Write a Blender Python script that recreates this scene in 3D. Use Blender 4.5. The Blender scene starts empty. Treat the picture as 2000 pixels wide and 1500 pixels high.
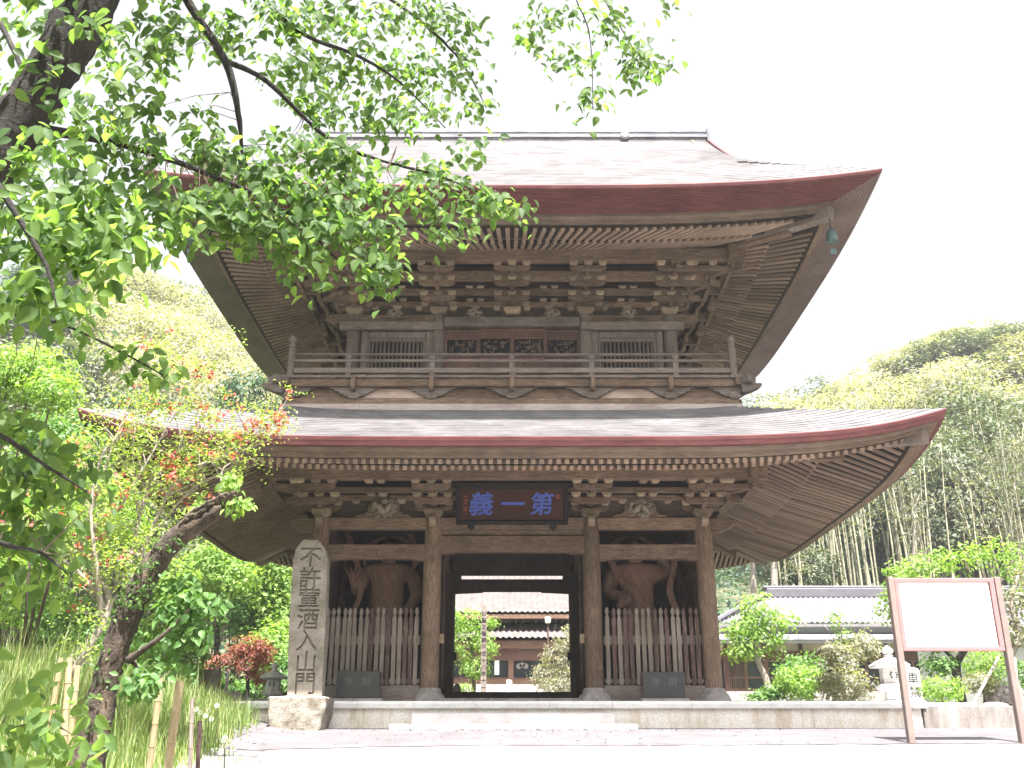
import bpy, bmesh, math, random
import numpy as np
from mathutils import Vector, Matrix, Euler
R = math.radians
S = bpy.context.scene
COL = S.collection
rng = random.Random(7)
nr = np.random.default_rng(11)
# ------------------------------------------------------------------ camera, sky, sun, exposure
PITCH = math.atan(730 / 1950)
cd = bpy.data.cameras.new('camera'); cam = bpy.data.objects.new('camera', cd); COL.objects.link(cam)
cam.location = (0, 0, 1.5); cam.rotation_euler = (math.pi / 2 + PITCH, 0, 0)
cd.sensor_width = 36; cd.lens = 35.1; cd.clip_end = 4000; cd.clip_start = 0.05
S.camera = cam
SUN_EL, SUN_AZ = R(68), R(-12)          # high sun behind the camera, to the right
W = bpy.data.worlds.new('World'); S.world = W; W.use_nodes = True
nt = W.node_tree; bg = nt.nodes['Background']
sky = nt.nodes.new('ShaderNodeTexSky'); sky.sky_type = 'NISHITA'; sky.sun_disc = False
sky.sun_elevation = SUN_EL; sky.sun_rotation = R(180) + SUN_AZ
sky.air_density = 1.0; sky.dust_density = 6.0; sky.ozone_density = 0.6; sky.altitude = 100
hs_ = nt.nodes.new('ShaderNodeHueSaturation'); hs_.inputs['Saturation'].default_value = .15
nt.links.new(sky.outputs[0], hs_.inputs['Color']); nt.links.new(hs_.outputs[0], bg.inputs[0]); bg.inputs[1].default_value = 0.075
sl = bpy.data.lights.new('sun', 'SUN'); sl.energy = 4.6; sl.angle = R(0.5); sl.color = (1, .965, .92)
so = bpy.data.objects.new('sun', sl); COL.objects.link(so)
sdir = Vector((-math.sin(SUN_AZ) * math.cos(SUN_EL), -math.cos(SUN_AZ) * math.cos(SUN_EL), math.sin(SUN_EL)))
so.rotation_euler = sdir.to_track_quat('Z', 'Y').to_euler(); so.location = (0, 0, 60)
S.view_settings.view_transform = 'Standard'; S.view_settings.look = 'None'
S.view_settings.exposure = 2.3; S.view_settings.gamma = 1; S.view_settings.use_curve_mapping = False
S.cycles.use_denoising = True
S.cycles.max_bounces = 6; S.cycles.diffuse_bounces = 2; S.cycles.glossy_bounces = 2
S.cycles.transmission_bounces = 3; S.cycles.transparent_max_bounces = 6; S.cycles.volume_bounces = 0
S.cycles.use_adaptive_sampling = True; S.cycles.adaptive_threshold = 0.02
S.cycles.sample_clamp_indirect = 6

# ------------------------------------------------------------------ helpers
_F = 1950.; _s = math.sin(PITCH); _c = math.cos(PITCH)
def at(px, py, D):
    """point of the place seen at photo pixel px,py at distance D"""
    u = (px - 1000) / _F; v = (750 - py) / _F
    t = D / (_c - v * _s)
    return Vector((u * t, D, 1.5 + t * (_s + v * _c)))

ORG = {}
def origin(o):
    return ORG.get(o.name, Vector((0, 0, 0))) if o else Vector((0, 0, 0))

def thing(name, label, cat, loc=(0, 0, 0), group=None):
    o = bpy.data.objects.new(name, None); COL.objects.link(o); o.location = loc
    o.empty_display_size = .2
    o['label'] = label; o['category'] = cat
    if group: o['group'] = group
    ORG[o.name] = Vector(loc)
    return o
def tag(o, label, cat, group=None):
    o['label'] = label; o['category'] = cat
    if group: o['group'] = group
    return o

class MB:
    def __init__(s): s.v = []; s.f = []; s.m = []; s.mi = 0
    def add(s, vs, fs):
        b = len(s.v); s.v += [tuple(q) for q in vs]; s.f += [tuple(b + i for i in f) for f in fs]; s.m += [s.mi] * len(fs)
    def box(s, x0, x1, y0, y1, z0, z1):
        s.add([(x0, y0, z0), (x1, y0, z0), (x1, y1, z0), (x0, y1, z0), (x0, y0, z1), (x1, y0, z1), (x1, y1, z1), (x0, y1, z1)],
              [(0, 3, 2, 1), (4, 5, 6, 7), (0, 1, 5, 4), (1, 2, 6, 5), (2, 3, 7, 6), (3, 0, 4, 7)])
    def taper(s, cx, cy, z0, z1, w0, d0, w1, d1):
        """block with a smaller foot (w0,d0) and top (w1,d1)"""
        v = []
        for z, w, d in ((z0, w0, d0), (z1, w1, d1)):
            v += [(cx - w / 2, cy - d / 2, z), (cx + w / 2, cy - d / 2, z), (cx + w / 2, cy + d / 2, z), (cx - w / 2, cy + d / 2, z)]
        s.add(v, [(0, 3, 2, 1), (4, 5, 6, 7), (0, 1, 5, 4), (1, 2, 6, 5), (2, 3, 7, 6), (3, 0, 4, 7)])
    def beam(s, p0, p1, w, h, up=(0, 0, 1), drop=0):
        """box from p0 to p1; p0,p1 on the centre of the underside when drop=0"""
        p0 = Vector(p0); p1 = Vector(p1); d = (p1 - p0).normalized(); u = Vector(up)
        r = d.cross(u).normalized(); u = r.cross(d).normalized()
        v = []
        for p in (p0, p1):
            for a, b in ((-1, 0), (1, 0), (1, 1), (-1, 1)):
                v.append(p + r * (a * w / 2) + u * (b * h - drop))
        s.add(v, [(0, 1, 2, 3), (7, 6, 5, 4), (0, 4, 5, 1), (1, 5, 6, 2), (2, 6, 7, 3), (3, 7, 4, 0)])
    def tube(s, pts, rad, n=8, cap=True):
        pts = [Vector(p) for p in pts]
        if not hasattr(rad, '__len__'): rad = [rad] * len(pts)
        b = len(s.v); prev = None
        for i, p in enumerate(pts):
            d = (pts[min(i + 1, len(pts) - 1)] - pts[max(i - 1, 0)]).normalized()
            if prev is None:
                a = Vector((0, 0, 1)) if abs(d.z) < .9 else Vector((1, 0, 0))
                x = d.cross(a).normalized()
            else:
                x = (prev - d * prev.dot(d)).normalized()
            prev = x; y = d.cross(x)
            for k in range(n):
                t = 2 * math.pi * k / n
                s.v.append(tuple(p + (x * math.cos(t) + y * math.sin(t)) * rad[i]))
        for i in range(len(pts) - 1):
            for k in range(n):
                s.f.append((b + i * n + k, b + i * n + (k + 1) % n, b + (i + 1) * n + (k + 1) % n, b + (i + 1) * n + k)); s.m.append(s.mi)
        if cap:
            s.f.append(tuple(b + k for k in range(n))[::-1]); s.m.append(s.mi)
            s.f.append(tuple(b + (len(pts) - 1) * n + k for k in range(n))); s.m.append(s.mi)
    def lathe(s, c, prof, n=20, squash=1.0, rot=0):
        c = Vector(c); b = len(s.v)
        for r, z in prof:
            for k in range(n):
                t = 2 * math.pi * k / n + rot
                s.v.append((c.x + r * math.cos(t), c.y + r * math.sin(t) * squash, c.z + z))
        for i in range(len(prof) - 1):
            for k in range(n):
                s.f.append((b + i * n + k, b + i * n + (k + 1) % n, b + (i + 1) * n + (k + 1) % n, b + (i + 1) * n + k)); s.m.append(s.mi)
        s.f.append(tuple(b + k for k in range(n))[::-1]); s.m.append(s.mi)
        s.f.append(tuple(b + (len(prof) - 1) * n + k for k in range(n))); s.m.append(s.mi)
    def prism(s, pts, y0, y1):
        """outline pts (x,z) counter-clockwise seen from the front, extruded along y"""
        n = len(pts)
        s.add([(x, y0, z) for x, z in pts] + [(x, y1, z) for x, z in pts],
              [tuple(range(n)), tuple(range(2 * n - 1, n - 1, -1))] + [(i, i + n, (i + 1) % n + n, (i + 1) % n) for i in range(n)])
    def prism_x(s, pts, x0, x1):
        """outline pts (y,z) extruded along x"""
        n = len(pts)
        s.add([(x0, y, z) for y, z in pts] + [(x1, y, z) for y, z in pts],
              [tuple(range(n)), tuple(range(2 * n - 1, n - 1, -1))] + [(i, i + n, (i + 1) % n + n, (i + 1) % n) for i in range(n)])
    def grid(s, rows, flip=False):
        b = len(s.v); m = len(rows[0])
        for r in rows: s.v += [tuple(q) for q in r]
        for i in range(len(rows) - 1):
            for k in range(m - 1):
                q = (b + i * m + k, b + i * m + k + 1, b + (i + 1) * m + k + 1, b + (i + 1) * m + k)
                s.f.append(q[::-1] if flip else q); s.m.append(s.mi)
    def build(s, name, mat, parent=None, smooth=False, kind=None, bevel=0, local=False, label=None):
        o_ = origin(parent) if not local else Vector((0, 0, 0))
        me = bpy.data.meshes.new(name)
        me.from_pydata([(a - o_.x, b - o_.y, c - o_.z) for a, b, c in s.v], [], s.f)
        mats = mat if isinstance(mat, (list, tuple)) else [mat]
        for m in mats: me.materials.append(m)
        if len(mats) > 1: me.polygons.foreach_set('material_index', s.m)
        if smooth:
            me.polygons.foreach_set('use_smooth', [True] * len(s.f))
        me.update()
        if smooth == 'auto':
            me.set_sharp_from_angle(angle=R(35))
        o = bpy.data.objects.new(name, me); COL.objects.link(o)
        if parent: o.parent = parent
        ORG[o.name] = o_
        if bevel:
            m = o.modifiers.new('bevel', 'BEVEL'); m.width = bevel; m.segments = 1; m.limit_method = 'ANGLE'; m.angle_limit = R(40)
        if kind: o['kind'] = kind
        if label: o['label'] = label
        return o

def mesh_np(name, V, F, mat, parent=None, kind=None, local=False, smooth=False):
    """V (n,3), F (m,k) numpy arrays"""
    o_ = origin(parent) if not local else Vector((0, 0, 0))
    V = np.asarray(V, dtype=np.float32) - np.array(o_, dtype=np.float32)
    F = np.asarray(F, dtype=np.int32); m, k = F.shape
    me = bpy.data.meshes.new(name)
    me.vertices.add(len(V)); me.vertices.foreach_set('co', V.ravel())
    me.loops.add(m * k); me.loops.foreach_set('vertex_index', F.ravel())
    me.polygons.add(m); me.polygons.foreach_set('loop_start', np.arange(0, m * k, k, dtype=np.int32))
    me.polygons.foreach_set('loop_total', np.full(m, k, dtype=np.int32))
    if smooth: me.polygons.foreach_set('use_smooth', np.ones(m, dtype=bool))
    me.materials.append(mat); me.update(calc_edges=True); me.validate()
    o = bpy.data.objects.new(name, me); COL.objects.link(o)
    if parent: o.parent = parent
    ORG[o.name] = o_
    if kind: o['kind'] = kind
    return o

def copy_tree(o, parent=None):
    c = o.copy(); COL.objects.link(c); c.parent = parent
    for ch in list(o.children): copy_tree(ch, c)
    ORG[c.name] = ORG.get(o.name, Vector((0, 0, 0)))
    return c

# ------------------------------------------------------------------ materials
def node(t, typ, **kw):
    n = t.nodes.new(typ)
    for k, v in kw.items():
        if k in n.inputs: n.inputs[k].default_value = v
        else: setattr(n, k, v)
    return n
def newmat(name):
    m = bpy.data.materials.new(name); m.use_nodes = True
    return m, m.node_tree, m.node_tree.nodes['Principled BSDF']
def ramp(t, stops, fac):
    n = t.nodes.new('ShaderNodeValToRGB'); e = n.color_ramp.elements
    while len(e) < len(stops): e.new(.5)
    for i, (p, c) in enumerate(stops):
        e[i].position = p; e[i].color = (*c, 1)
    t.links.new(fac, n.inputs[0]); return n
def mapped(t, scale, coord='Object'):
    tc = t.nodes.new('ShaderNodeTexCoord'); mp = node(t, 'ShaderNodeMapping'); mp.inputs['Scale'].default_value = scale
    t.links.new(tc.outputs[coord], mp.inputs[0]); return mp.outputs[0]
def mixc(t, a, b, fac, typ='MIX'):
    n = t.nodes.new('ShaderNodeMix'); n.data_type = 'RGBA'; n.blend_type = typ
    for i, x in ((6, a), (7, b)):
        if isinstance(x, tuple): n.inputs[i].default_value = (*x, 1)
        else: t.links.new(x, n.inputs[i])
    if isinstance(fac, (int, float)): n.inputs[0].default_value = fac
    else: t.links.new(fac, n.inputs[0])
    return n.outputs[2]
def bump(t, bs, h, dist=.01, strength=.6):
    b = node(t, 'ShaderNodeBump'); b.inputs['Distance'].default_value = dist; b.inputs['Strength'].default_value = strength
    t.links.new(h, b.inputs['Height']); t.links.new(b.outputs[0], bs.inputs['Normal'])

def wood(name, dark, mid, light, axis, rough=.8, rnd=.35, fine=1.0):
    m, t, bs = newmat(name)
    sc = [9 * fine, 9 * fine, 9 * fine]; sc[axis] = .7
    v = mapped(t, sc)
    n1 = node(t, 'ShaderNodeTexNoise', Scale=5.5, Detail=9, Roughness=.7, Distortion=.25); t.links.new(v, n1.inputs['Vector'])
    v2 = mapped(t, [1, 1, 1])
    n2 = node(t, 'ShaderNodeTexNoise', Scale=1.1, Detail=4, Roughness=.6); t.links.new(v2, n2.inputs['Vector'])
    c = ramp(t, [(.28, dark), (.5, mid), (.74, light)], n1.outputs[0]).outputs[0]
    st = ramp(t, [(.3, (.62, .6, .58)), (.6, (1, 1, 1)), (.8, (1.25, 1.2, 1.15))], n2.outputs[0]).outputs[0]
    c = mixc(t, c, st, .85, 'MULTIPLY')
    oi = t.nodes.new('ShaderNodeObjectInfo')
    r = ramp(t, [(0, (1 - rnd,) * 3), (1, (1 + rnd,) * 3)], oi.outputs['Random']).outputs[0]
    c = mixc(t, c, r, 1.0, 'MULTIPLY')
    t.links.new(c, bs.inputs['Base Color']); bs.inputs['Roughness'].default_value = rough
    bs.inputs['Specular IOR Level'].default_value = .25
    bump(t, bs, n1.outputs[0], .012, .7)
    return m
def rock(name, a, b, c_, scale=8, rough=.85, fine=60, streak=False, bd=.01):
    m, t, bs = newmat(name)
    v = mapped(t, (1, 1, .18) if streak else (1, 1, 1))
    n1 = node(t, 'ShaderNodeTexNoise', Scale=scale, Detail=8, Roughness=.65); t.links.new(v, n1.inputs['Vector'])
    n2 = node(t, 'ShaderNodeTexNoise', Scale=fine, Detail=3, Roughness=.7); t.links.new(mapped(t, (1, 1, 1)), n2.inputs['Vector'])
    c = ramp(t, [(.32, a), (.5, b), (.68, c_)], n1.outputs[0]).outputs[0]
    c2 = ramp(t, [(.35, (.7,) * 3), (.65, (1.2,) * 3)], n2.outputs[0]).outputs[0]
    c = mixc(t, c, c2, .8, 'MULTIPLY')
    t.links.new(c, bs.inputs['Base Color']); bs.inputs['Roughness'].default_value = rough
    add = node(t, 'ShaderNodeMath', operation='ADD'); t.links.new(n1.outputs[0], add.inputs[0]); t.links.new(n2.outputs[0], add.inputs[1])
    bump(t, bs, add.outputs[0], bd, .6)
    return m
def leafmat(name, cols, trans=.45, rough=.5, spec=.3):
    m, t, bs = newmat(name)
    g = t.nodes.new('ShaderNodeNewGeometry')
    k = len(cols)
    c = ramp(t, [(i / (k - 1), q) for i, q in enumerate(cols)], g.outputs['Random Per Island']).outputs[0]
    t.links.new(c, bs.inputs['Base Color']); bs.inputs['Roughness'].default_value = rough
    bs.inputs['Specular IOR Level'].default_value = spec
    tr = t.nodes.new('ShaderNodeBsdfTranslucent')
    c2 = mixc(t, c, (1.5, 1.6, .55), 1.0, 'MULTIPLY'); t.links.new(c2, tr.inputs[0])
    mx = t.nodes.new('ShaderNodeMixShader'); mx.inputs[0].default_value = trans
    t.links.new(bs.outputs[0], mx.inputs[1]); t.links.new(tr.outputs[0], mx.inputs[2])
    t.links.new(mx.outputs[0], t.nodes['Material Output'].inputs['Surface'])
    return m
def plain(name, c, rough=.6, metal=0, spec=.5, var=.15, scale=6):
    m, t, bs = newmat(name)
    n1 = node(t, 'ShaderNodeTexNoise', Scale=scale, Detail=6, Roughness=.6); t.links.new(mapped(t, (1, 1, 1)), n1.inputs['Vector'])
    lo = tuple(x * (1 - var) for x in c); hi = tuple(min(1, x * (1 + var)) for x in c)
    q = ramp(t, [(.3, lo), (.7, hi)], n1.outputs[0])
    t.links.new(q.outputs[0], bs.inputs['Base Color']); bs.inputs['Roughness'].default_value = rough
    bs.inputs['Metallic'].default_value = metal; bs.inputs['Specular IOR Level'].default_value = spec
    bump(t, bs, n1.outputs[0], .004, .3)
    return m

M = {}
for ax, nm in enumerate('xyz'):
    M['wood_' + nm] = wood('weathered_wood_' + nm, (.055, .035, .025), (.2, .138, .1), (.37, .265, .195), ax, rnd=.22)
    M['grey_' + nm] = wood('grey_wood_' + nm, (.09, .07, .06), (.2, .163, .143), (.32, .268, .238), ax, rnd=.15)
M['raft'] = wood('rafter_wood', (0.195, 0.14, 0.109), (0.299, 0.218, 0.169), (0.416, 0.312, 0.24), 0, rnd=.35)
M['soffit'] = wood('soffit_board', (0.0112, 0.00784, 0.00672), (0.0224, 0.0157, 0.0129), (0.0364, 0.0263, 0.0218), 1, rnd=.1)  # near-black tone paints shade into rafter gaps and behind the brackets
M['block'] = wood('block_wood', (.17, .125, .092), (.3, .225, .165), (.4, .31, .23), 0, rnd=.3)
M['backwood'] = wood('shade_painted_board', (.03, .021, .017), (.075, .053, .042), (.13, .095, .077), 0, rnd=.15)  # darker wood stands in for shade in the bracket recesses
M['eave'] = wood('eave_board_wood', (.12, .088, .07), (.2, .15, .118), (.3, .235, .19), 0, rnd=.1)
M['newwood'] = wood('new_wood', (.45, .31, .25), (.62, .47, .41), (.72, .58, .52), 0, rnd=.05)
M['pinkwood'] = wood('bleached_plank', (.36, .28, .26), (.55, .46, .44), (.68, .6, .57), 0, rnd=.05)
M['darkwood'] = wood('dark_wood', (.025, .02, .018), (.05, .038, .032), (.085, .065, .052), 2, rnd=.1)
M['redwood'] = wood('door_wood', (.07, .038, .03), (.15, .085, .066), (.24, .15, .115), 2, rnd=.2)
M['picket'] = wood('picket_wood', (.15, .12, .1), (.26, .215, .185), (.36, .305, .27), 2, rnd=.12)
M['picket_red'] = wood('stained_picket', (.05, .026, .024), (.11, .065, .058), (.33, .27, .245), 2, rnd=.2)
M['orangewood'] = wood('hall_wood', (0.104, 0.0626, 0.043), (0.184, 0.111, 0.0763), (0.247, 0.154, 0.11), 0, rnd=.05)
M['statue'] = wood('statue_wood', (0.177, 0.1, 0.0727), (0.283, 0.164, 0.122), (0.367, 0.224, 0.171), 2, rnd=.05, fine=.25)
M['granite'] = rock('granite', (.68, .66, .66), (.8, .78, .78), (.86, .85, .85), 3, .75, 120, bd=.004)
M['step'] = rock('step_granite', (.36, .34, .345), (.46, .435, .44), (.54, .52, .525), 2, .8, 150, bd=.004)
M['wallcon'] = rock('wall_toned_for_sun', (.12, .1, .085), (.24, .215, .2), (.33, .3, .29), 3, .9, 50, True, .004)  # concrete copy made darker to offset the direct sun on it
M['concrete'] = rock('stained_wall', (.58, .49, .38), (.8, .73, .66), (.86, .82, .78), 4, .9, 50, True, .004)
M['oldstone'] = rock('old_stone', (0.156, 0.148, 0.101), (0.265, 0.226, 0.195), (0.359, 0.32, 0.289), 3.0, .9, 45, bd=.012)
M['pedestal'] = rock('pedestal_stone', (0.149, 0.111, 0.0743), (0.252, 0.223, 0.186), (0.371, 0.327, 0.282), 3.5, .9, 30, bd=.02)
M['base'] = rock('base_stone', (.2, .18, .17), (.32, .29, .28), (.42, .4, .39), 5, .85, 60)
M['rock'] = rock('garden_rock', (.12, .1, .1), (.3, .26, .25), (.5, .45, .42), 5, .9, 40, bd=.03)
M['lantern'] = rock('lantern_granite', (.45, .43, .4), (.6, .58, .56), (.72, .7, .68), 6, .8, 90, bd=.004)
M['gravel'] = rock('gravel', (.125, .113, .108), (.3, .278, .268), (.46, .43, .42), 1.3, .95, 70, bd=.02)
M['asphalt'] = rock('asphalt', (.088, .08, .086), (.11, .1, .108), (.132, .122, .13), 1.4, .95, 90, bd=.008)
M['soil'] = rock('ground_soil', (.03, .038, .017), (.065, .075, .035), (.12, .11, .065), 1.2, .95, 14, bd=.03)
M['bark'] = rock('bark', (0.0072, 0.006, 0.0054), (0.018, 0.0144, 0.012), (0.042, 0.0342, 0.0282), 7, .95, 35, True, .03)
M['bark2'] = rock('split_bark', (.03, .022, .017), (.07, .052, .038), (.16, .115, .085), 6, .95, 30, True, .04)
M['twig'] = plain('twig', (.09, .06, .045), .8)
M['paletwig'] = plain('pale_twig', (.28, .24, .2), .8)
M['plaster'] = plain('white_plaster', (.7, .7, .7), .85, var=.06)
M['cream'] = plain('cream_plaster', (.62, .55, .42), .85, var=.06)
M['boardwhite'] = plain('sign_white', (.8, .8, .79), .5, var=.02)
M['pinkframe'] = plain('pink_frame', (.3, .15, .15), .5, var=.1)
M['postbrown'] = plain('post_brown', (.2, .155, .14), .5, var=.1)
M['ink'] = plain('ink', (.02, .02, .025), .6)
M['faint'] = plain('faded_ink', (.04, .04, .05), .7)
M['blue'] = plain('blue_paint', (0.0315, 0.07, 0.364), .55, var=.1)
M['red'] = plain('red_paint', (0.32, 0.04, 0.024), .55)
M['lacquer'] = wood('plaque_board', (.03, .012, .01), (.055, .022, .018), (.085, .035, .028), 0, rnd=0)
M['black'] = plain('black_lacquer', (0.006, 0.006, 0.0065), .45, spec=.15, var=.2)
M['dgranite'] = plain('dark_polished_granite', (.05, .051, .054), .16, spec=.7, var=.25, scale=25)
M['engrave'] = plain('engraved_grey', (.1, .11, .105), .7)
M['bell'] = plain('bronze_bell', (0.072, 0.12, 0.114), .6, .3, var=.3)
M['glass'] = plain('dark_glass', (.025, .03, .035), .08, spec=.8, var=.2)
M['metal'] = plain('grey_metal', (.3, .29, .28), .4, .6)
M['lampglass'] = plain('lamp_white', (.85, .85, .83), .4, var=.02)
M['bamboo'] = wood('bamboo_stake', (.25, .18, .09), (.36, .28, .16), (.45, .38, .25), 2, rnd=.15)
M['culm'] = wood('bamboo_culm', (0.17, 0.17, 0.0935), (0.357, 0.34, 0.238), (0.527, 0.493, 0.408), 2, rnd=.45, fine=.3)

def copper(name, a, b, c_, rough=.5):
    m, t, bs = newmat(name)
    n1 = node(t, 'ShaderNodeTexNoise', Scale=1.3, Detail=6, Roughness=.6); t.links.new(mapped(t, (1, 1, 1)), n1.inputs['Vector'])
    n2 = node(t, 'ShaderNodeTexNoise', Scale=4, Detail=3, Roughness=.6); t.links.new(mapped(t, (.6, 6, 6)), n2.inputs['Vector'])
    mm = node(t, 'ShaderNodeMath', operation='MULTIPLY_ADD'); mm.inputs[1].default_value = .5; mm.inputs[2].default_value = 0
    t.links.new(n2.outputs[0], mm.inputs[0])
    m2 = node(t, 'ShaderNodeMath', operation='MULTIPLY_ADD'); m2.inputs[1].default_value = .5
    t.links.new(n1.outputs[0], m2.inputs[0]); t.links.new(mm.outputs[0], m2.inputs[2])
    c = ramp(t, [(.36, a), (.5, b), (.64, c_)], m2.outputs[0]).outputs[0]
    t.links.new(c, bs.inputs['Base Color']); bs.inputs['Roughness'].default_value = rough
    bs.inputs['Specular IOR Level'].default_value = .2
    bump(t, bs, n2.outputs[0], .004, .3)
    return m
M['roof'] = copper('copper_shingles', (0.0952, 0.0874, 0.0909), (0.15, 0.141, 0.146), (0.217, 0.207, 0.213), .5)
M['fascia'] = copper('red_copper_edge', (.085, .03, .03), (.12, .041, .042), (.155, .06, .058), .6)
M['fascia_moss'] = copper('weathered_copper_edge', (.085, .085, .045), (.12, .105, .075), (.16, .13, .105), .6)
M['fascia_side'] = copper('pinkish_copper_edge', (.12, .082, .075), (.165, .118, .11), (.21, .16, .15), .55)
M['ridge'] = copper('ridge_metal', (.12, .12, .15), (.2, .2, .23), (.3, .29, .31), .4)
M['tile_red'] = plain('red_roof_tile', (0.132, 0.113, 0.11), .75, spec=.15, var=.25, scale=3)
M['tile_grey'] = plain('grey_roof_tile', (0.112, 0.106, 0.121), .6, spec=.2, var=.15, scale=3)

M['cherry'] = leafmat('cherry_leaf', [(0.065, 0.116, 0.0472), (0.089, 0.156, 0.0605), (0.121, 0.198, 0.0744), (0.183, 0.271, 0.0927), (0.0777, 0.132, 0.0587)], .66, .5, .2)
M['ivy'] = leafmat('ivy_leaf', [(.03, .07, .015), (.07, .13, .03), (.11, .19, .045)], .3)
M['azalea'] = leafmat('azalea_leaf', [(0.156, 0.24, 0.054), (0.24, 0.324, 0.084), (0.336, 0.408, 0.12), (0.18, 0.264, 0.06)], .45)
M['bloom'] = leafmat('orange_red_petal', [(.42, .06, .055), (.5, .1, .09), (.55, .2, .18)], .35)
M['lime'] = leafmat('lime_leaf', [(0.121, 0.206, 0.0484), (0.193, 0.302, 0.0786), (0.278, 0.399, 0.121), (0.157, 0.254, 0.0665)], .5)
M['green'] = leafmat('green_leaf', [(0.0607, 0.135, 0.0405), (0.108, 0.209, 0.0607), (0.162, 0.284, 0.0878), (0.0878, 0.169, 0.054)], .4)
M['forest'] = leafmat('forest_leaf', [(0.0499, 0.0725, 0.0392), (0.085, 0.113, 0.0599), (0.129, 0.157, 0.0894), (0.193, 0.207, 0.13)], .25)
M['deep'] = leafmat('conifer_leaf', [(.024, .055, .03), (.042, .088, .042), (.07, .122, .055)], .25)
M['pale'] = leafmat('bamboo_leaf', [(0.217, 0.213, 0.17), (0.291, 0.28, 0.23), (0.353, 0.339, 0.288), (0.217, 0.222, 0.181)], .45)
M['olive'] = leafmat('olive_leaf', [(0.127, 0.138, 0.0991), (0.202, 0.208, 0.157), (0.284, 0.274, 0.218), (0.322, 0.291, 0.25)], .4)
M['maple'] = leafmat('red_maple_leaf', [(.15, .045, .035), (.22, .07, .055), (.3, .11, .085), (.2, .08, .05)], .35)
M['grass'] = leafmat('grass_blade', [(0.0972, 0.158, 0.0486), (0.158, 0.231, 0.0729), (0.243, 0.304, 0.122), (0.365, 0.353, 0.194)], .45)
M['petal'] = leafmat('white_petal', [(.75, .74, .7), (.8, .8, .78)], .3)

# ------------------------------------------------------------------ leaves
def _unit(a): return a / np.maximum(np.linalg.norm(a, axis=1, keepdims=True), 1e-9)
def leaf_arrays(P, N, size, ratio=.5, ovate=False, droop=0.0, T=None, var=.3, jit=.5):
    n = len(P); N = _unit(np.asarray(N) + nr.normal(0, jit, (n, 3)))
    T = nr.normal(0, 1, (n, 3)) if T is None else np.asarray(T)
    T = T - N * np.sum(T * N, axis=1, keepdims=True); T = _unit(T)
    if droop:
        T = _unit(T + np.array([0, 0, -droop])); N = _unit(N - T * np.sum(T * N, axis=1, keepdims=True))
    B = np.cross(N, T)
    L = (size * (1 + nr.uniform(-var, var, (n, 1)))); Wd = L * ratio
    if not ovate:
        V = np.stack([P - T * L / 2, P + B * Wd / 2 + N * Wd * .2, P + T * L / 2, P - B * Wd / 2 + N * Wd * .2], 1)
        F = (np.arange(n)[:, None] * 4 + np.array([0, 1, 2, 3]))
        return V.reshape(-1, 3), F
    f = N * Wd * .2; dr = N * L
    st = [(.17, .36), (.42, .5), (.74, .31)]
    A_ = [P] + [P + T * L * a + B * Wd * b_ + f * b_ * 2 - dr * a * a * .1 for a, b_ in st] + [P + T * L - dr * .12] + [P + T * L * a - B * Wd * b_ + f * b_ * 2 - dr * a * a * .1 for a, b_ in st[::-1]] + [P + T * L * a - dr * a * a * .1 for a, b_ in st]
    V = np.stack(A_, 1)
    tri = np.array([[0, 8, 1], [1, 8, 9], [1, 9, 2], [2, 9, 10], [2, 10, 3], [3, 10, 4], [0, 7, 8], [7, 6, 9], [7, 9, 8], [6, 5, 10], [6, 10, 9], [5, 4, 10]])
    F = (np.arange(n)[:, None, None] * 11 + tri[None]).reshape(-1, 3)
    return V.reshape(-1, 3), F
def clumps(blobs, k, m, spread, shell=.25):
    """k clumps of m leaves spread through each ellipsoid blob (cx,cy,cz,rx,ry,rz[,weight])"""
    P = []; N = []
    for b in blobs:
        w = b[6] if len(b) > 6 else 1
        kk = max(1, int(k * w))
        d = _unit(nr.normal(0, 1, (kk, 3))); r = nr.uniform(shell, 1, (kk, 1)) ** .45
        c = d * r * np.array(b[3:6]) + np.array(b[:3])
        off = nr.normal(0, 1, (kk, m, 3)) * spread * np.array([1, 1, .55])
        P.append((c[:, None] + off).reshape(-1, 3))
        nn = d[:, None] * .7 + off / max(spread, 1e-6) * .35 + np.array([0, 0, .7])
        N.append(nn.reshape(-1, 3))
    return np.concatenate(P), np.concatenate(N)
def foliage(name, blobs, k, m, spread, size, mat, parent=None, ratio=.5, ovate=False, kind=None, droop=0, local=False, shell=.25, jit=.5):
    P, N = clumps(blobs, k, m, spread, shell)
    V, F = leaf_arrays(P, N, size, ratio, ovate, droop, jit=jit)
    return mesh_np(name, V, F, mat, parent, kind, local)
def wig(p0, p1, n, a, sag=0):
    """wiggly path"""
    p0 = Vector(p0); p1 = Vector(p1); out = []
    for i in range(n + 1):
        t = i / n; q = p0.lerp(p1, t)
        e = math.sin(math.pi * t)
        q += Vector((rng.uniform(-a, a), rng.uniform(-a, a), rng.uniform(-a, a))) * (e > .01) + Vector((0, 0, -sag * e))
        out.append(q)
    return out
def path(pts, n=4):
    """Catmull-Rom through points (x,y,z,r)"""
    P = [np.array(p, float) for p in pts]; out = []
    for i in range(len(P) - 1):
        a, b, c, d = P[max(i - 1, 0)], P[i], P[i + 1], P[min(i + 2, len(P) - 1)]
        for k in range(n):
            t = k / n
            out.append(.5 * ((2 * b) + (-a + c) * t + (2 * a - 5 * b + 4 * c - d) * t * t + (-a + 3 * b - 3 * c + d) * t ** 3))
    out.append(P[-1]); return out

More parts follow.
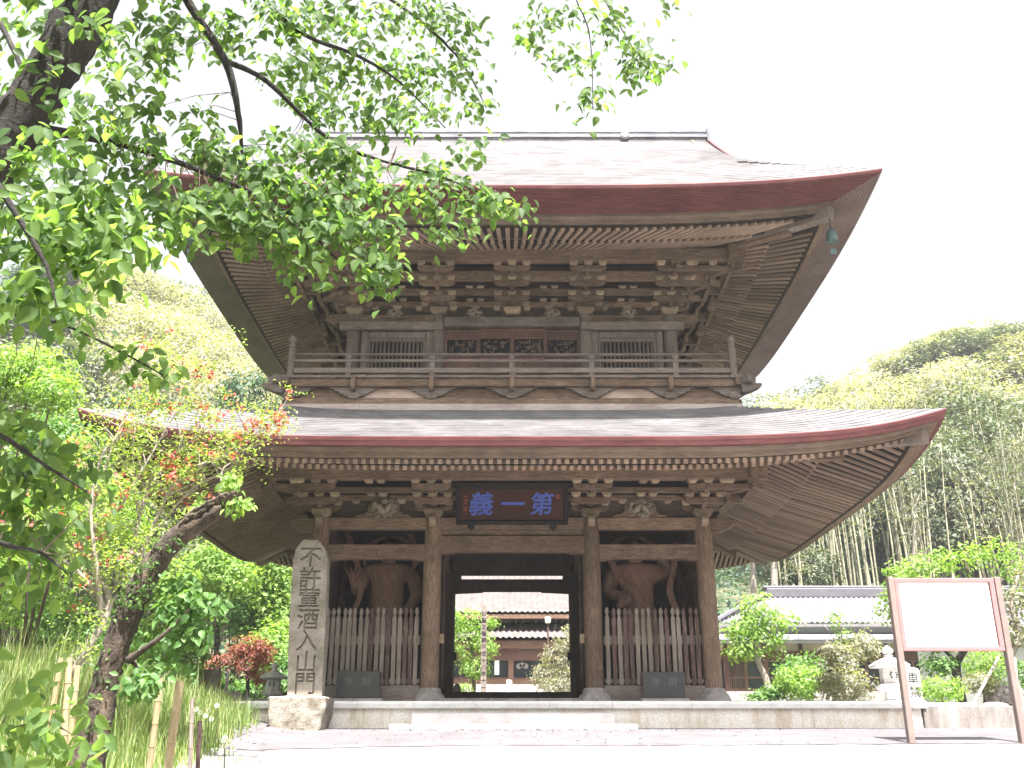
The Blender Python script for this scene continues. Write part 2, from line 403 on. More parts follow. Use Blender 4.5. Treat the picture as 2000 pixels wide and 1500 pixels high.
def text_mesh(s, size, ext, mat, name, parent, loc, rot=(math.pi / 2, 0, 0), bold=0, sx=1, shear=0, raw=False):
    """one object of lettering; centre of the text on loc"""
    cu = bpy.data.curves.new('lettering', 'FONT'); cu.body = s; k_ = size / .5; cu.size = .5; cu.extrude = ext / k_; cu.offset = bold / k_; cu.resolution_u = 3
    cu.align_x = 'CENTER'; cu.align_y = 'CENTER'; cu.shear = shear
    t = bpy.data.objects.new('lettering', cu); COL.objects.link(t)
    bpy.context.view_layer.update()
    me = bpy.data.meshes.new_from_object(t.evaluated_get(bpy.context.evaluated_depsgraph_get()))
    bpy.data.objects.remove(t); bpy.data.curves.remove(cu)
    co = np.empty(len(me.vertices) * 3, dtype=np.float32); me.vertices.foreach_get('co', co); co = co.reshape(-1, 3)
    c = (co.min(0) + co.max(0)) / 2; co[:, :2] -= c[:2]; co *= k_; co[:, 0] *= sx
    Rm = np.array(Euler(rot).to_matrix()); co = co @ Rm.T + np.array(loc, dtype=np.float32) - np.array(origin(parent), dtype=np.float32)
    me.vertices.foreach_set('co', co.astype(np.float32).ravel()); me.update()
    me.materials.clear(); me.materials.append(mat)
    o = bpy.data.objects.new(name, me); COL.objects.link(o); o.parent = parent; ORG[o.name] = origin(parent)
    return o
# ------------------------------------------------------------------ ground
def sstep(a, b, x):
    t = min(1, max(0, (x - a) / (b - a))); return t * t * (3 - 2 * t)
def ground(x, y):
    if y < 1.2: z = 0
    elif y < 20: z = .1048 * (y - 1.2)
    elif y < 29: z = 1.97 + .06 * (y - 20)
    else: z = 2.51 + .083 * (y - 29)
    if y > 55: z = 4.67 + .02 * (y - 55)
    z += 1.15 * sstep(-3.9, -8.5, x) * sstep(4, 9, y) * (1 - sstep(19.5, 24, y) * .75)
    hill = 0
    if y > 53:
        k = (min(y, 108) - 53) / 47
        hr = 12 + 20 * sstep(12, 52, x) + 5 * sstep(45, 90, x); hl = 12 + 30 * sstep(-12, -48, x)
        hill = k * (hr if x > 0 else hl)
        hill += 1.5 * math.sin(x * .13 + y * .07) * min(1, (y - 53) / 10)
    side = sstep(26, 60, abs(x)) * 9 * sstep(30, 55, y)
    return z + max(hill, side * (1 if y < 60 else max(0, 1 - (y - 60) / 20)))
def sheet(name, xs, ys, dz, mat, cut=None):
    b = MB(); b.grid([[(x, y, ground(x, y) + dz) for x in xs] for y in ys]); return b.build(name, mat, smooth=True, kind='structure')
xs = [-400, -200, -120] + [-95 + 4 * i for i in range(18)] + [-24 + i for i in range(8)] + [-16 + .5 * i for i in range(29)] + [-1.5 + i * 1.5 for i in range(12)] + [18 + 4 * i for i in range(20)] + [130, 220, 400]
ys = [-300, -60, -20, 0, 1.2] + [2 + .5 * i for i in range(47)] + [26 + 2 * i for i in range(42)] + [112, 125, 160, 260, 900]
sheet('ground', sorted(set(xs)), sorted(set(ys)), 0, M['soil'])
def strip(name, mat, edge_l, edge_r, y0, y1, dz, ny=40, nx=50, irregular=0):
    rows = []
    for i in range(ny + 1):
        y = y0 + (y1 - y0) * i / ny; r = []
        for k in range(nx + 1):
            w = .18 * math.sin(y * 2.1) + .12 * math.sin(y * 5.3 + 1)
            x0 = edge_l(y) + w; x = x0 + (edge_r - x0) * (k / nx) ** 1.15
            r.append((x, y, ground(x, y) + dz))
        rows.append(r)
    b = MB(); b.grid(rows); return b.build(name, mat, smooth=True, kind='structure')
strip('gravel_forecourt', M['gravel'], lambda y: -4.9 if y < 12 else -4.9 + .03 * (y - 12), 16, -3, 21.2, .012)
def asph(x): return 16.75 + .35 * math.sin((x + 6) * .16) + .5 * sstep(2, 10, x) - .75 * sstep(-1, -6, x)
rows = []
for i in range(61):
    x = -5.4 + 21.4 * i / 60; a = asph(x) + .05 * math.sin(x * 5)
    rows.append([(x, a + (20.98 - a) * k / 8, ground(x, a + (20.98 - a) * k / 8) + .022) for k in range(9)])
b = MB(); b.grid(rows, True); b.build('asphalt_road', M['asphalt'], smooth=True, kind='structure')
strip('temple_yard', M['gravel'], lambda y: -5.0, 8, 30, 49, .012)
# loose stones and petals on the forecourt, too many to count
b = MB()
for i in range(2600):
    y = rng.uniform(12.6, 17.6); x = rng.uniform(-4.6, 13); z = ground(x, y) + .012; r = rng.uniform(.006, .02)
    a = rng.uniform(0, 6)
    b.add([(x + r * math.cos(a + t), y + r * math.sin(a + t), z) for t in (0, 1.57, 3.14, 4.7)] + [(x, y, z + r * .8)], [(0, 1, 4), (1, 2, 4), (2, 3, 4), (3, 0, 4)])
b.build('loose_gravel', M['gravel'], kind='stuff')
b = MB()
for i in range(700):
    x = rng.gauss(0, 3.4); x = max(-4.6, min(13, x)); y = 20.06 - abs(rng.gauss(0, .12)) if rng.random() < .6 else rng.uniform(17, 20); z = ground(x, y) + .024 + rng.random() * .01; r = rng.uniform(.012, .04); a = rng.uniform(0, 6)
    b.add([(x + r * math.cos(a + t) * q, y + r * math.sin(a + t) * q, z + rng.uniform(0, .012)) for t, q in ((0, 1), (1.57, .5), (3.14, 1), (4.7, .5))], [(0, 1, 2, 3)])
b.build('fallen_leaves', M['twig'], kind='stuff')

# ------------------------------------------------------------------ stone podium
ZP = 2.57
pod = thing('stone_podium', 'long pale stone podium that carries the wooden gate', 'podium', (0, 21, 1.97))
b = MB(); b.box(-6.22, 8.22, 21.09, 30.2, 1.6, 2.43); b.build('podium_wall', M['concrete'], pod)
def coping(x0, x1, parent, y0=21.0, y1=21.6, z0=2.43, z1=ZP, name='coping_stone'):
    b = MB(); pr = [(y0 + .02, z0), (y1, z0), (y1, z1), (y0 + .05, z1), (y0 + .012, z1 - .02), (y0, z1 - .05)]
    b.prism_x(pr, x0 + .003, x1 - .003); return b.build(name, M['granite'], parent)
cuts = [-6.32, -4.7, -3.1, -1.97, -.6, .75, 2.02, 3.6, 5.2, 6.8, 8.32]
for x0, x1 in zip(cuts, cuts[1:]): coping(x0, x1, pod)
xx = [-6.32 + 14.64 * i / 9 for i in range(10)]
for x0, x1 in zip(xx, xx[1:]):
    b = MB(); b.box(x0 + .003, x1 - .003, 21.605, 24.0, 2.43, ZP - .004); b.build('paving_slab', M['granite'], pod)
    b = MB(); b.box(x0 + .003, x1 - .003, 24.005, 30.2, 2.43, ZP - .004); b.build('paving_slab', M['granite'], pod)
for (x0, x1, y0, y1, z0, z1, n) in ((-1.97, 2.02, 20.55, 21.085, 1.8, 2.33, 1), (-2.35, 2.4, 20.05, 20.545, 1.7, 2.1, 2)):
    for i in range(n):
        a = x0 + (x1 - x0) * i / n; c = x0 + (x1 - x0) * (i + 1) / n
        b = MB(); b.box(a + .002, c - .002, y0, y1, z0, z1); b.build('step', M['step'], pod, bevel=.02)
b = MB(); b.box(-6.3, -2.36, 20.9, 21.085, 1.7, 2.03); b.box(2.41, 14, 20.9, 21.085, 1.7, 2.03); b.build('footing', M['concrete'], pod, bevel=.01)
lw = thing('low_retaining_wall', 'low stained concrete wall running right from the podium behind the notice board', 'wall', (8.3, 21, 1.97))
b = MB(); b.box(8.25, 16, 21.05, 21.35, 1.6, 2.47); b.build('wall_body', M['wallcon'], lw, bevel=.01)

# ------------------------------------------------------------------ the gate
YF, YM, YB = 22.6, 25.55, 28.5
gate = thing('temple_gate', 'two storeyed weathered wooden temple gate with sweeping copper roofs', 'gate', (0, YM, ZP))
CX = (-4.37, -1.8, 1.8, 4.37)
def col(x, y, z0, z1, r):
    b = MB(); b.lathe((x, y, 0), [(r * .99, z0), (r, z0 + .8), (r, z1 - .8), (r * .93, z1 - .12), (r * .8, z1)], 22)
    return b.build('column', M['wood_z'], gate, smooth='auto')
def colbase(x, y, r):
    b = MB(); k = rng.uniform(.95, 1.08)
    b.lathe((x, y, ZP), [(r * 1.7 * k, -.02), (r * 1.72 * k, .1), (r * 1.5 * k, .2), (r * 1.28, .25), (r * 1.24, .3), (r * 1.1, .34)], 16, rot=rng.random())
    return b.build('column_base', M['base'], gate, smooth='auto')
for y in (YF, YM, YB):
    for x in CX:
        colbase(x, y, .21); col(x, y, ZP + .3, 6.68, .205)

def tie(x0, x1, y, z0, z1, d, name='tie_beam', mat='wood_x', arch=0):
    b = MB()
    if arch:
        n = 14; top = [(x1 + (x0 - x1) * i / n, z1) for i in range(n + 1)]
        bot = []
        for i in range(n + 1):
            t = i / n; q = z0 + arch * (min(1, max(0, (t - .04) / .12)) * min(1, max(0, (1 - t - .04) / .12)))
            bot.append((x0 + (x1 - x0) * t, q))
        b.prism(bot + top, y - d / 2, y + d / 2)
    else: b.box(x0, x1, y - d / 2, y + d / 2, z0, z1)
    return b.build(name, M[mat], gate, bevel=.012)
def spiral(x, y, z, r, s, turns=1.6, w=.022):
    p = []
    for i in range(26):
        t = i / 25; a = t * turns * 2 * math.pi; q = r * (1 - .82 * t)
        p.append((x + s * q * math.cos(a + 2.6), y, z + q * .8 * math.sin(a + 2.6)))
    return p
def scrolls(x0, x1, y, z, r):
    b = MB()
    for s, xa in ((1, x0), (-1, x1)):
        c = xa + s * .62
        b.tube(spiral(c, y, z, r, s), [.016] * 26, 5)
        b.tube([(c + s * (.1 + .035 * i), y, z - r * .75 + .05 * math.sin(i * .6)) for i in range(14)], [.013] * 14, 5)
        b.tube([(c - s * (.1 + .03 * i), y, z + r * .8 - .05 * math.sin(i * .35)) for i in range(12)], [.013] * 12, 5)
        b.tube([(c + s * .62 + .1 * math.cos(t * .5), y, z + .02 + .07 * math.sin(t * .5)) for t in range(9)], [.012] * 9, 5)
    return b.build('carved_scroll', M['wood_x'], gate, smooth=True)
for a, c in zip(CX, CX[1:]):
    wide = a == -1.8
    for y in (YF, YM, YB):
        tie(a + .15, c - .15, y, 6.39, 6.66, .2)
    if wide:
        tie(a + .15, c - .15, YF, 5.82, 6.235, .24, 'rainbow_beam', arch=.05); scrolls(a + .2, c - .2, YF - .125, 6.04, .13)
        tie(a + .17, c - .17, YF + .02, 6.27, 6.385, .14)
    else:
        tie(a + .15, c - .15, YF, 5.66, 6.04, .22, 'rainbow_beam', arch=.05); scrolls(a + .15, c - .15, YF - .115, 5.85, .12)
        tie(a + .2, c - .2, YF, ZP + .04, 2.97, .24, 'sill_beam', 'grey_x')
    tie(a + .15, c - .15, YB, 5.9 if not wide else 6.1, 6.2, .2)
for x in (CX[0], CX[3]):
    for z0, z1 in ((6.39, 6.66), (5.7, 6.0), (ZP + .05, 2.97), (4.3, 4.5)):
        b = MB(); b.box(x - .09, x + .09, YF + .15, YB - .15, z0, z1); b.build('side_beam', M['wood_y'], gate)
    for k in range(18):
        y0 = YF + .2 + k * .318
        if y0 > YB - .3: break
        b = MB(); b.box(x - .03, x + .03, y0 + .004, y0 + .314, 2.97, 6.39); b.build('wall_board', M['wood_z'], gate)
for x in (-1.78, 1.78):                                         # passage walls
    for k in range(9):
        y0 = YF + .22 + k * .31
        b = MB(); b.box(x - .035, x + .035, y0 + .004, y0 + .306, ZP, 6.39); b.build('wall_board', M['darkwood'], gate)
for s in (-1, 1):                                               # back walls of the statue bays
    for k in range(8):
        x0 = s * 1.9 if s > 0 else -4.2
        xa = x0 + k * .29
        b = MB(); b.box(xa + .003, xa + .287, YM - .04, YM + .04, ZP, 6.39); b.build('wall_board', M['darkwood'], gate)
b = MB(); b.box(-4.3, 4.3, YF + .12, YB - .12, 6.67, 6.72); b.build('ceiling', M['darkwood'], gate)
b = MB()
for s in (-1, 1): b.box(min(s * 1.47, s * 1.74), max(s * 1.47, s * 1.74), YM - .16, YM + .1, 2.95, 5.9)
b.box(-1.47, 1.47, YM - .12, YM + .08, 5.44, 5.74); b.box(-1.47, 1.47, YM - .1, YM + .06, 5.85, 6.39)
for s in (-1, 1): b.box(s * 1.38 - .09, s * 1.38 + .09, YM - .1, YM + .06, 5.74, 5.85)
b.build('door_frame', M['darkwood'], gate, bevel=.01)
b = MB()
b.prism([(-.75, 5.4), (-.7, 5.44), (.7, 5.44), (.75, 5.4), (1.45, 5.37), (1.45, 5.5), (-1.45, 5.5), (-1.45, 5.37)], YM - .1, YM - .06); b.build('lintel_moulding', M['darkwood'], gate)
b = MB(); b.box(-1.74, 1.74, YM - .2, YM + .14, ZP + .16, 3.0); b.build('door_sill', M['darkwood'], gate, bevel=.01)
for s in (-1, 1):
    b = MB(); b.prism([(s * 1.62 - .06, 2.95), (s * 1.62 + .06, 2.95), (s * 1.62 + .06, 3.28), (s * 1.62, 3.36), (s * 1.62 - .06, 3.28)], YM - .24, YM - .17); b.build('sill_block', M['darkwood'], gate)
    b = MB(); b.box(s * 1.47 - (.1 if s > 0 else 0), s * 1.47 + (.0 if s > 0 else .1), YM - .1, YM, 3.75, 3.95); b.build('hinge_block', M['black'], gate)
    b = MB(); b.box(s * 1.8 - .08 - s * .22, s * 1.8 + .08 - s * .22, YF - .02, YF + .1, 3.86, 4.06); b.build('timber_plug', M['block'], gate)
for x0, x1 in ((-1.5, -.5), (-.5, .55), (.55, 1.5)):
    b = MB(); b.box(x0 + .004, x1 - .004, YF - .15, YF + .25, ZP - .01, ZP + .13); b.build('threshold_stone', M['base'], gate, bevel=.01)
for x, z in ((1.9, 3.36), (4.45, 3.9), (-4.3, 4.4), (1.8, 5.62), (-1.8, 5.7)):
    b = MB(); b.box(x - .045, x + .045, YF - .225, YF - .19, z - .1, z + .1); b.build('joint_plug', M['wood_z'], gate, bevel=.01)

# -- roofs ------------------------------------------------------------
class Roof:
    def __init__(s, hx, hy, A, p, Dl, z0): s.hx, s.hy, s.A, s.p, s.Dl, s.z0 = hx, hy, A, p, Dl, z0
    def lift(s, k, d): return s.A * abs(k) ** s.p * max(0, 1 - max(d, 0) / s.Dl) ** 1.3
    def pt(s, side, k, d, z, xg=None):
        a = s.hx - d; c = s.hy - d
        if xg is not None and side in 'FB': a = max(a, xg(d)) if d > 1.0 else a
        L = s.lift(k, d)
        if side == 'F': return (k * a, YM - c, z + L)
        if side == 'B': return (-k * a, YM + c, z + L)
        if side == 'R': return (a, YM + k * c, z + L)
        return (-a, YM - k * c, z + L)
    def ptu(s, side, u, d, z):
        """u measured along the eave in metres"""
        m = (s.hx if side in 'FB' else s.hy) - d
        return s.pt(side, u / m, d, z)
LR = Roof(8.5, 7.05, .58, 5, 4.6, 7.34)
UR = Roof(8.12, 6.65, .42, 3.3, 5.5, 13.22)
KS = [-1, -.985, -.96, -.93, -.9, -.86, -.82, -.77, -.72, -.66, -.6, -.52, -.43, -.33, -.2, -.07, .07, .2, .33, .43, .52, .6, .66, .72, .77, .82, .86, .9, .93, .96, .985, 1]
def surf(roof, side, prof, b, xg=None):
    """prof: list of (d, z) ; adds one strip per pair so that steps stay crisp"""
    for (d0, z0), (d1, z1) in zip(prof, prof[1:]):
        b.grid([[roof.pt(side, k, d0, z0, xg) for k in KS], [roof.pt(side, k, d1, z1, xg) for k in KS]])
def courses(f, d0, d1, n, step):
    p = []
    for i in range(n):
        a = d0 + (d1 - d0) * i / n; c = d0 + (d1 - d0) * (i + 1) / n
        p += [(a, f(a) + step), (c, f(c) + .002), (c + .001, f(c) + step)]
    return p
lprof = lambda d: 7.32 + .465 * d + .012 * d * d
uprof = lambda d: 13.20 + .8 * d + .0085 * d * d
xgf = lambda d: 5.8 + max(0, (4 - d) / 4) ** 2 * 2.35
b = MB()
for sd in 'FRBL': surf(LR, sd, courses(lprof, 0, 3.5, 17, .03), b)
b.build('lower_roof', M['roof'], gate)
b = MB()
for sd in 'FB': surf(UR, sd, courses(uprof, 0, 6.62, 32, .034), b, xg=xgf)
for sd in 'RL': surf(UR, sd, courses(uprof, 0, 2.5, 12, .034), b)
uroof = b.build('upper_roof', M['roof'], gate)
b = MB()                                                         # gable walls under the barge boards
for s in (-1, 1):
    pts = [(YM - 4.2, 14.8), (YM + 4.2, 14.8), (YM + .2, 18.8), (YM - .2, 18.8)]
    b.prism_x(pts, s * 5.35 - .04, s * 5.35 + .04)
b.build('gable_wall', M['wood_z'], gate)
for s in (-1, 1):
    for q in (-1, 1):
        b = MB(); n = 12
        for i in range(n):
            da, db = 1.15 + 5.4 * i / n, 1.15 + 5.4 * (i + 1) / n
            ya, yb = YM + q * (6.65 - da), YM + q * (6.65 - db)
            b.beam((s * (xgf(da) + .02), ya, uprof(da) - .3), (s * (xgf(db) + .02), yb, uprof(db) - .3), .07, .3)
        b.build('barge_board', M['fascia'], gate)
# ridge: two tiers of metal boxes
b = MB(); b.box(-5.78, 5.78, YM - .32, YM + .32, 18.53, 18.79); b.build('ridge_base', M['roof'], gate, bevel=.02)
for i in range(11):
    x0 = -5.8 + i * 1.0545
    b = MB(); b.box(x0 + .006, x0 + 1.046, YM - .36, YM + .36, 18.77, 18.86); b.build('ridge_cover', M['ridge'], gate)
    b = MB(); b.box(x0 + .006, x0 + 1.046, YM - .24, YM + .24, 18.86, 18.98); b.box(x0 + .2, x0 + .8, YM - .25, YM + .25, 18.89, 18.95); b.build('ridge_panel', M['plaster'], gate)
    b = MB(); b.tube([(x0 + .006, YM, 19.02), (x0 + 1.046, YM, 19.02)], .11, 10); b.box(x0 + .006, x0 + 1.046, YM - .3, YM + .3, 18.98, 19.03); b.build('ridge_cap', M['ridge'], gate)
for s in (-1, 1):
    b = MB(); b.box(s * 5.84 - .05, s * 5.84 + .05, YM - .38, YM + .38, 18.57, 19.09); b.build('ridge_end', M['ridge'], gate, bevel=.03)
b = MB(); b.lathe((0, 0, 0), [(.11, -.02), (.13, 0), (.13, .05), (.08, .07), (.04, .07)], 16)
b.v = [(x + 3.35, YM - .37 - z, 18.79 + y) for x, y, z in b.v]; b.build('ridge_emblem', M['ridge'], gate)

# copper eaves
b = MB()
for sd in 'FRBL': surf(LR, sd, [(0, 7.345), (-.015, 7.33), (.0, 7.26), (.004, 7.255), (.03, 7.165), (.16, 7.16)], b)
b.build('lower_eave_edge', M['fascia'], gate)
prof = [(0, 13.23), (-.02, 13.2), (-.005, 13.14)]
for i in range(11):
    a = .83 * i / 11
    prof += [(a + .012, 13.145 - .0145 * i - .026), (a + .83 / 11 - .012, 13.145 - .0145 * i - .03), (a + .83 / 11, 13.145 - .0145 * (i + 1))]
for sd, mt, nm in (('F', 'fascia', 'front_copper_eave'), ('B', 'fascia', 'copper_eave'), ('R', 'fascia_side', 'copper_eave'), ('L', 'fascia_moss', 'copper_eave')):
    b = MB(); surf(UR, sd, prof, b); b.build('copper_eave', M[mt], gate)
# wooden edge boards above the rafters
for nm, roof, pf in (('eave_board', LR, [(.13, 7.17), (.14, 7.11), (.3, 7.105), (.31, 7.02), (.5, 7.03)]),
                     ('eave_board', UR, [(.84, 13.0), (.84, 12.91), (.98, 12.9), (.985, 12.81), (1.16, 12.815)]),
                     ('eave_batten', LR, [(1.84, 7.44), (1.84, 7.33), (1.96, 7.33), (1.97, 7.45)]),
                     ('eave_batten', UR, [(1.92, 13.06), (1.92, 12.95), (2.04, 12.95), (2.05, 13.08)])):
    for sd in 'FRBL':
        b = MB(); surf(roof, sd, pf, b); b.build(nm, M['eave'] if sd in 'FB' else M['wood_y'], gate)
# rafters: (outer d, z) -> (inner d, z)
RF = {'L': dict(base=((1.9, 7.19), (4.15, 8.16)), fly=((.55, 6.94), (2.3, 7.49)), w=.085, h=.1, sp=.166),
      'U': dict(base=((1.95, 12.83), (4.4, 13.6)), fly=((1.12, 12.71), (2.4, 13.0)), w=.09, h=.07, sp=.24)}
lsof = MB(); usof = MB()
for roof, q, bb in ((LR, 'L', lsof), (UR, 'U', usof)):
    rf = RF[q]
    (d1, z1), (d2, z2) = rf['base']; sl = (z2 - z1) / (d2 - d1); h = rf['h']
    (e1, y1_), (e2, y2_) = rf['fly']; sf = (y2_ - y1_) / (e2 - e1)
    for sd in 'FRBL':
        surf(roof, sd, [(e1 - .1, y1_ + h - sf * .1), (d1 + .02, y1_ + h + sf * (d1 + .02 - e1)), (d1 + .021, z1 + h + sl * .02), (5.0, z1 + h + sl * (5.0 - d1))], bb)
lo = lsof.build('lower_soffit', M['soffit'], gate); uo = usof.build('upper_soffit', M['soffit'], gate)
proto = MB(); proto.box(0, 1, -.5, .5, 0, 1); pme = None
def rafter(p0, p1, w, h, parent):
    global pme
    if pme is None:
        o = proto.build('rafter', M['raft'], None, local=True); pme = o.data; bpy.data.objects.remove(o)
    o = bpy.data.objects.new('rafter', pme); COL.objects.link(o); o.parent = parent
    p0 = Vector(p0); p1 = Vector(p1); d = p1 - p0; L = d.length; x = d.normalized(); y = Vector((0, 0, 1)).cross(x).normalized(); z = x.cross(y)
    m = Matrix((x * L, y * w, z * h)).transposed().to_4x4(); m.translation = p0 - origin(parent); o.matrix_basis = m
rest = {'L': MB(), 'U': MB()}
cnt = 0
for roof, q, par in ((UR, 'U', uo), (LR, 'L', lo)):
    rf = RF[q]; fan = q == 'U'
    for sd in 'RLFB':
        hm = roof.hx if sd in 'FB' else roof.hy; ho = roof.hy if sd in 'FB' else roof.hx
        sp_ = rf['sp'] * (1 if sd in 'FB' else 1.32 if q == 'L' else 1.1); hh = rf['h'] if sd in 'FB' else .05; ww = rf['w'] if sd in 'FB' else .07; zo = rf['h'] - hh
        n = int(2 * (hm - .7) / sp_)
        for kind in ('base', 'fly'):
            (d1, z1), (d2, z2) = rf[kind]
            for i in range(n + 1):
                u = -(hm - .7) + i * 2 * (hm - .7) / n
                if fan:                                          # rays from a focus behind the wall
                    foc = 3.2 if sd in 'FB' else 2.2
                    ue = u * (1 + 0 * foc)
                    # u is where the ray meets the eave (d=0); direction to (0, hm-ish)
                    F_ = (hm) * 1.0
                    def U(d, ue=ue): return ue * (1 - d / hm)
                    a0, a1 = d1, d2
                    if abs(U(a0)) > hm - a0 - .05: continue
                else:
                    U = lambda d: u
                    a0 = d1; a1 = min(d2, hm - abs(u) - .02)
                    if a1 - a0 < .12: continue
                zz = lambda d: zo + z1 + (z2 - z1) * (d - d1) / (d2 - d1)
                if fan: a1 = min(a1, 4.3)
                p0 = roof.ptu(sd, U(a0), a0, zz(a0)); p1 = roof.ptu(sd, U(a1), a1, zz(a1))
                jw = rng.uniform(.92, 1.08)
                single = (q == 'U' and sd == 'R') or (q == 'L' and sd == 'R')
                if single and cnt < 300: rafter(p0, p1, ww * jw, hh, par); cnt += 1
                else: rest[q].beam(p0, p1, ww * jw, hh)
for q, par in (('L', lo), ('U', uo)): rest[q].build('rafters', M['raft'], par, kind='stuff')
# hip beams and their carved shoulders
for q, roof, wx, wy, par in (('L', LR, 4.37, YF, lo), ('U', UR, 3.97, 23.05, uo)):
    rf = RF[q]
    for sx in (-1, 1):
        for sy in (-1, 1):
            sd, k = ('R' if sx > 0 else 'L'), 1
            def hp(d, z):
                return (sx * (roof.hx - d), YM + sy * (roof.hy - d), z + roof.lift(1, d))
            (d1, z1), (d2, z2) = rf['base']; (e1, f1), (e2, f2) = rf['fly']
            b = MB(); b.beam(hp(e1 - .22, f1 - .16), hp(d1 + .5, f1 - .13 + (f2 - f1) / (e2 - e1) * (d1 + .5 - e1 + .12)), .24, .32); b.build('hip_beam', M['grey_y'], par, bevel=.02)
            b = MB(); b.beam(hp(d1 - .3, z1 - .2), hp(d2 + .1, z2 - .2), .22, .32); b.build('hip_beam', M['wood_y'], par, bevel=.02)
# purlins
def ring(name, x, y0, y1, z0, z1, w, ext=.35):
    for y in (y0, y1):
        b = MB(); b.box(-x - ext, x + ext, y - w / 2, y + w / 2, z0, z1); b.build(name, M['wood_x'], gate, bevel=.01)
    for s in (-x, x):
        b = MB(); b.box(s - w / 2, s + w / 2, y0 - ext, y1 + ext, z0 + .004, z1 - .004); b.build(name, M['wood_y'], gate, bevel=.01)
ring('eave_purlin', 5.35, 21.62, 29.48, 7.31, 7.66, .2)
ring('eave_purlin', 5.32, 21.7, 29.4, 12.79, 13.12, .2)
ring('tie_rail', 4.85, 22.12, 28.98, 7.14, 7.26, .12, .2)
ring('tie_rail', 4.37, YF, YB, 7.08, 7.2, .1, .05)
for (o_, z0, z1) in ((.45, 12.33, 12.5), (.9, 12.5, 12.76)):
    ring('tie_rail', 3.97 + o_, 23.05 - o_, 28.05 + o_, z0, z1, .1, .15)
ring('tie_rail', 3.97, 23.05, 28.05, 12.2, 12.34, .12, .1)
# boards between and behind the brackets
for y in (YF, YB):
    for a, c in zip(CX, CX[1:]):
        for k in range(3):
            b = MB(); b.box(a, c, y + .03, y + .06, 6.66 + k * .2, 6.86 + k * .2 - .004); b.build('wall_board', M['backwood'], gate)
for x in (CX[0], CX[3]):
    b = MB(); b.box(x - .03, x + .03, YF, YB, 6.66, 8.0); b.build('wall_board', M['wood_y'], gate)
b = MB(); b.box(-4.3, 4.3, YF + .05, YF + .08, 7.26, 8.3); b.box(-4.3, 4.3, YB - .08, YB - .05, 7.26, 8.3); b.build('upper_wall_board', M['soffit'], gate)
# small blocks under rails
blk = MB(); blk.taper(0, 0, 0, .07, .13, .13, .21, .2); blk.box(-.105, .105, -.1, .1, .07, .14)
blkme = blk.build('bearing_block', M['block'], None, local=True, bevel=0); bmesh_ = blkme.data; bpy.data.objects.remove(blkme)
def block(x, y, z, parent, s=1.0, sz=1.0):
    o = bpy.data.objects.new('bearing_block', bmesh_); COL.objects.link(o); o.parent = parent
    o.location = Vector((x, y, z)) - origin(parent); o.scale = (s, s, sz)
def arm(b, cx, cy, z0, z1, half, w, ax):
    """bracket arm with rounded lower ends, along ax (unit 2-vector)"""
    n = 4; pts = [(-half, z1), (-half, z0 + (z1 - z0) * .45)]
    for i in range(1, n + 1): pts.append((-half + .16 * i / n, z0 + (z1 - z0) * .45 * (1 - i / n) ** 2))
    pts2 = pts + [(-p[0], p[1]) for p in pts[::-1]]
    nx, ny = -ax[1], ax[0]
    f = [(cx + ax[0] * p[0] - nx * w / 2, cy + ax[1] * p[0] - ny * w / 2, p[1]) for p in pts2]
    g = [(cx + ax[0] * p[0] + nx * w / 2, cy + ax[1] * p[0] + ny * w / 2, p[1]) for p in pts2]
    m = len(f); b.add(f + g, [tuple(range(m)), tuple(range(2 * m - 1, m - 1, -1))] + [(i, i + m, (i + 1) % m + m, (i + 1) % m) for i in range(m)])
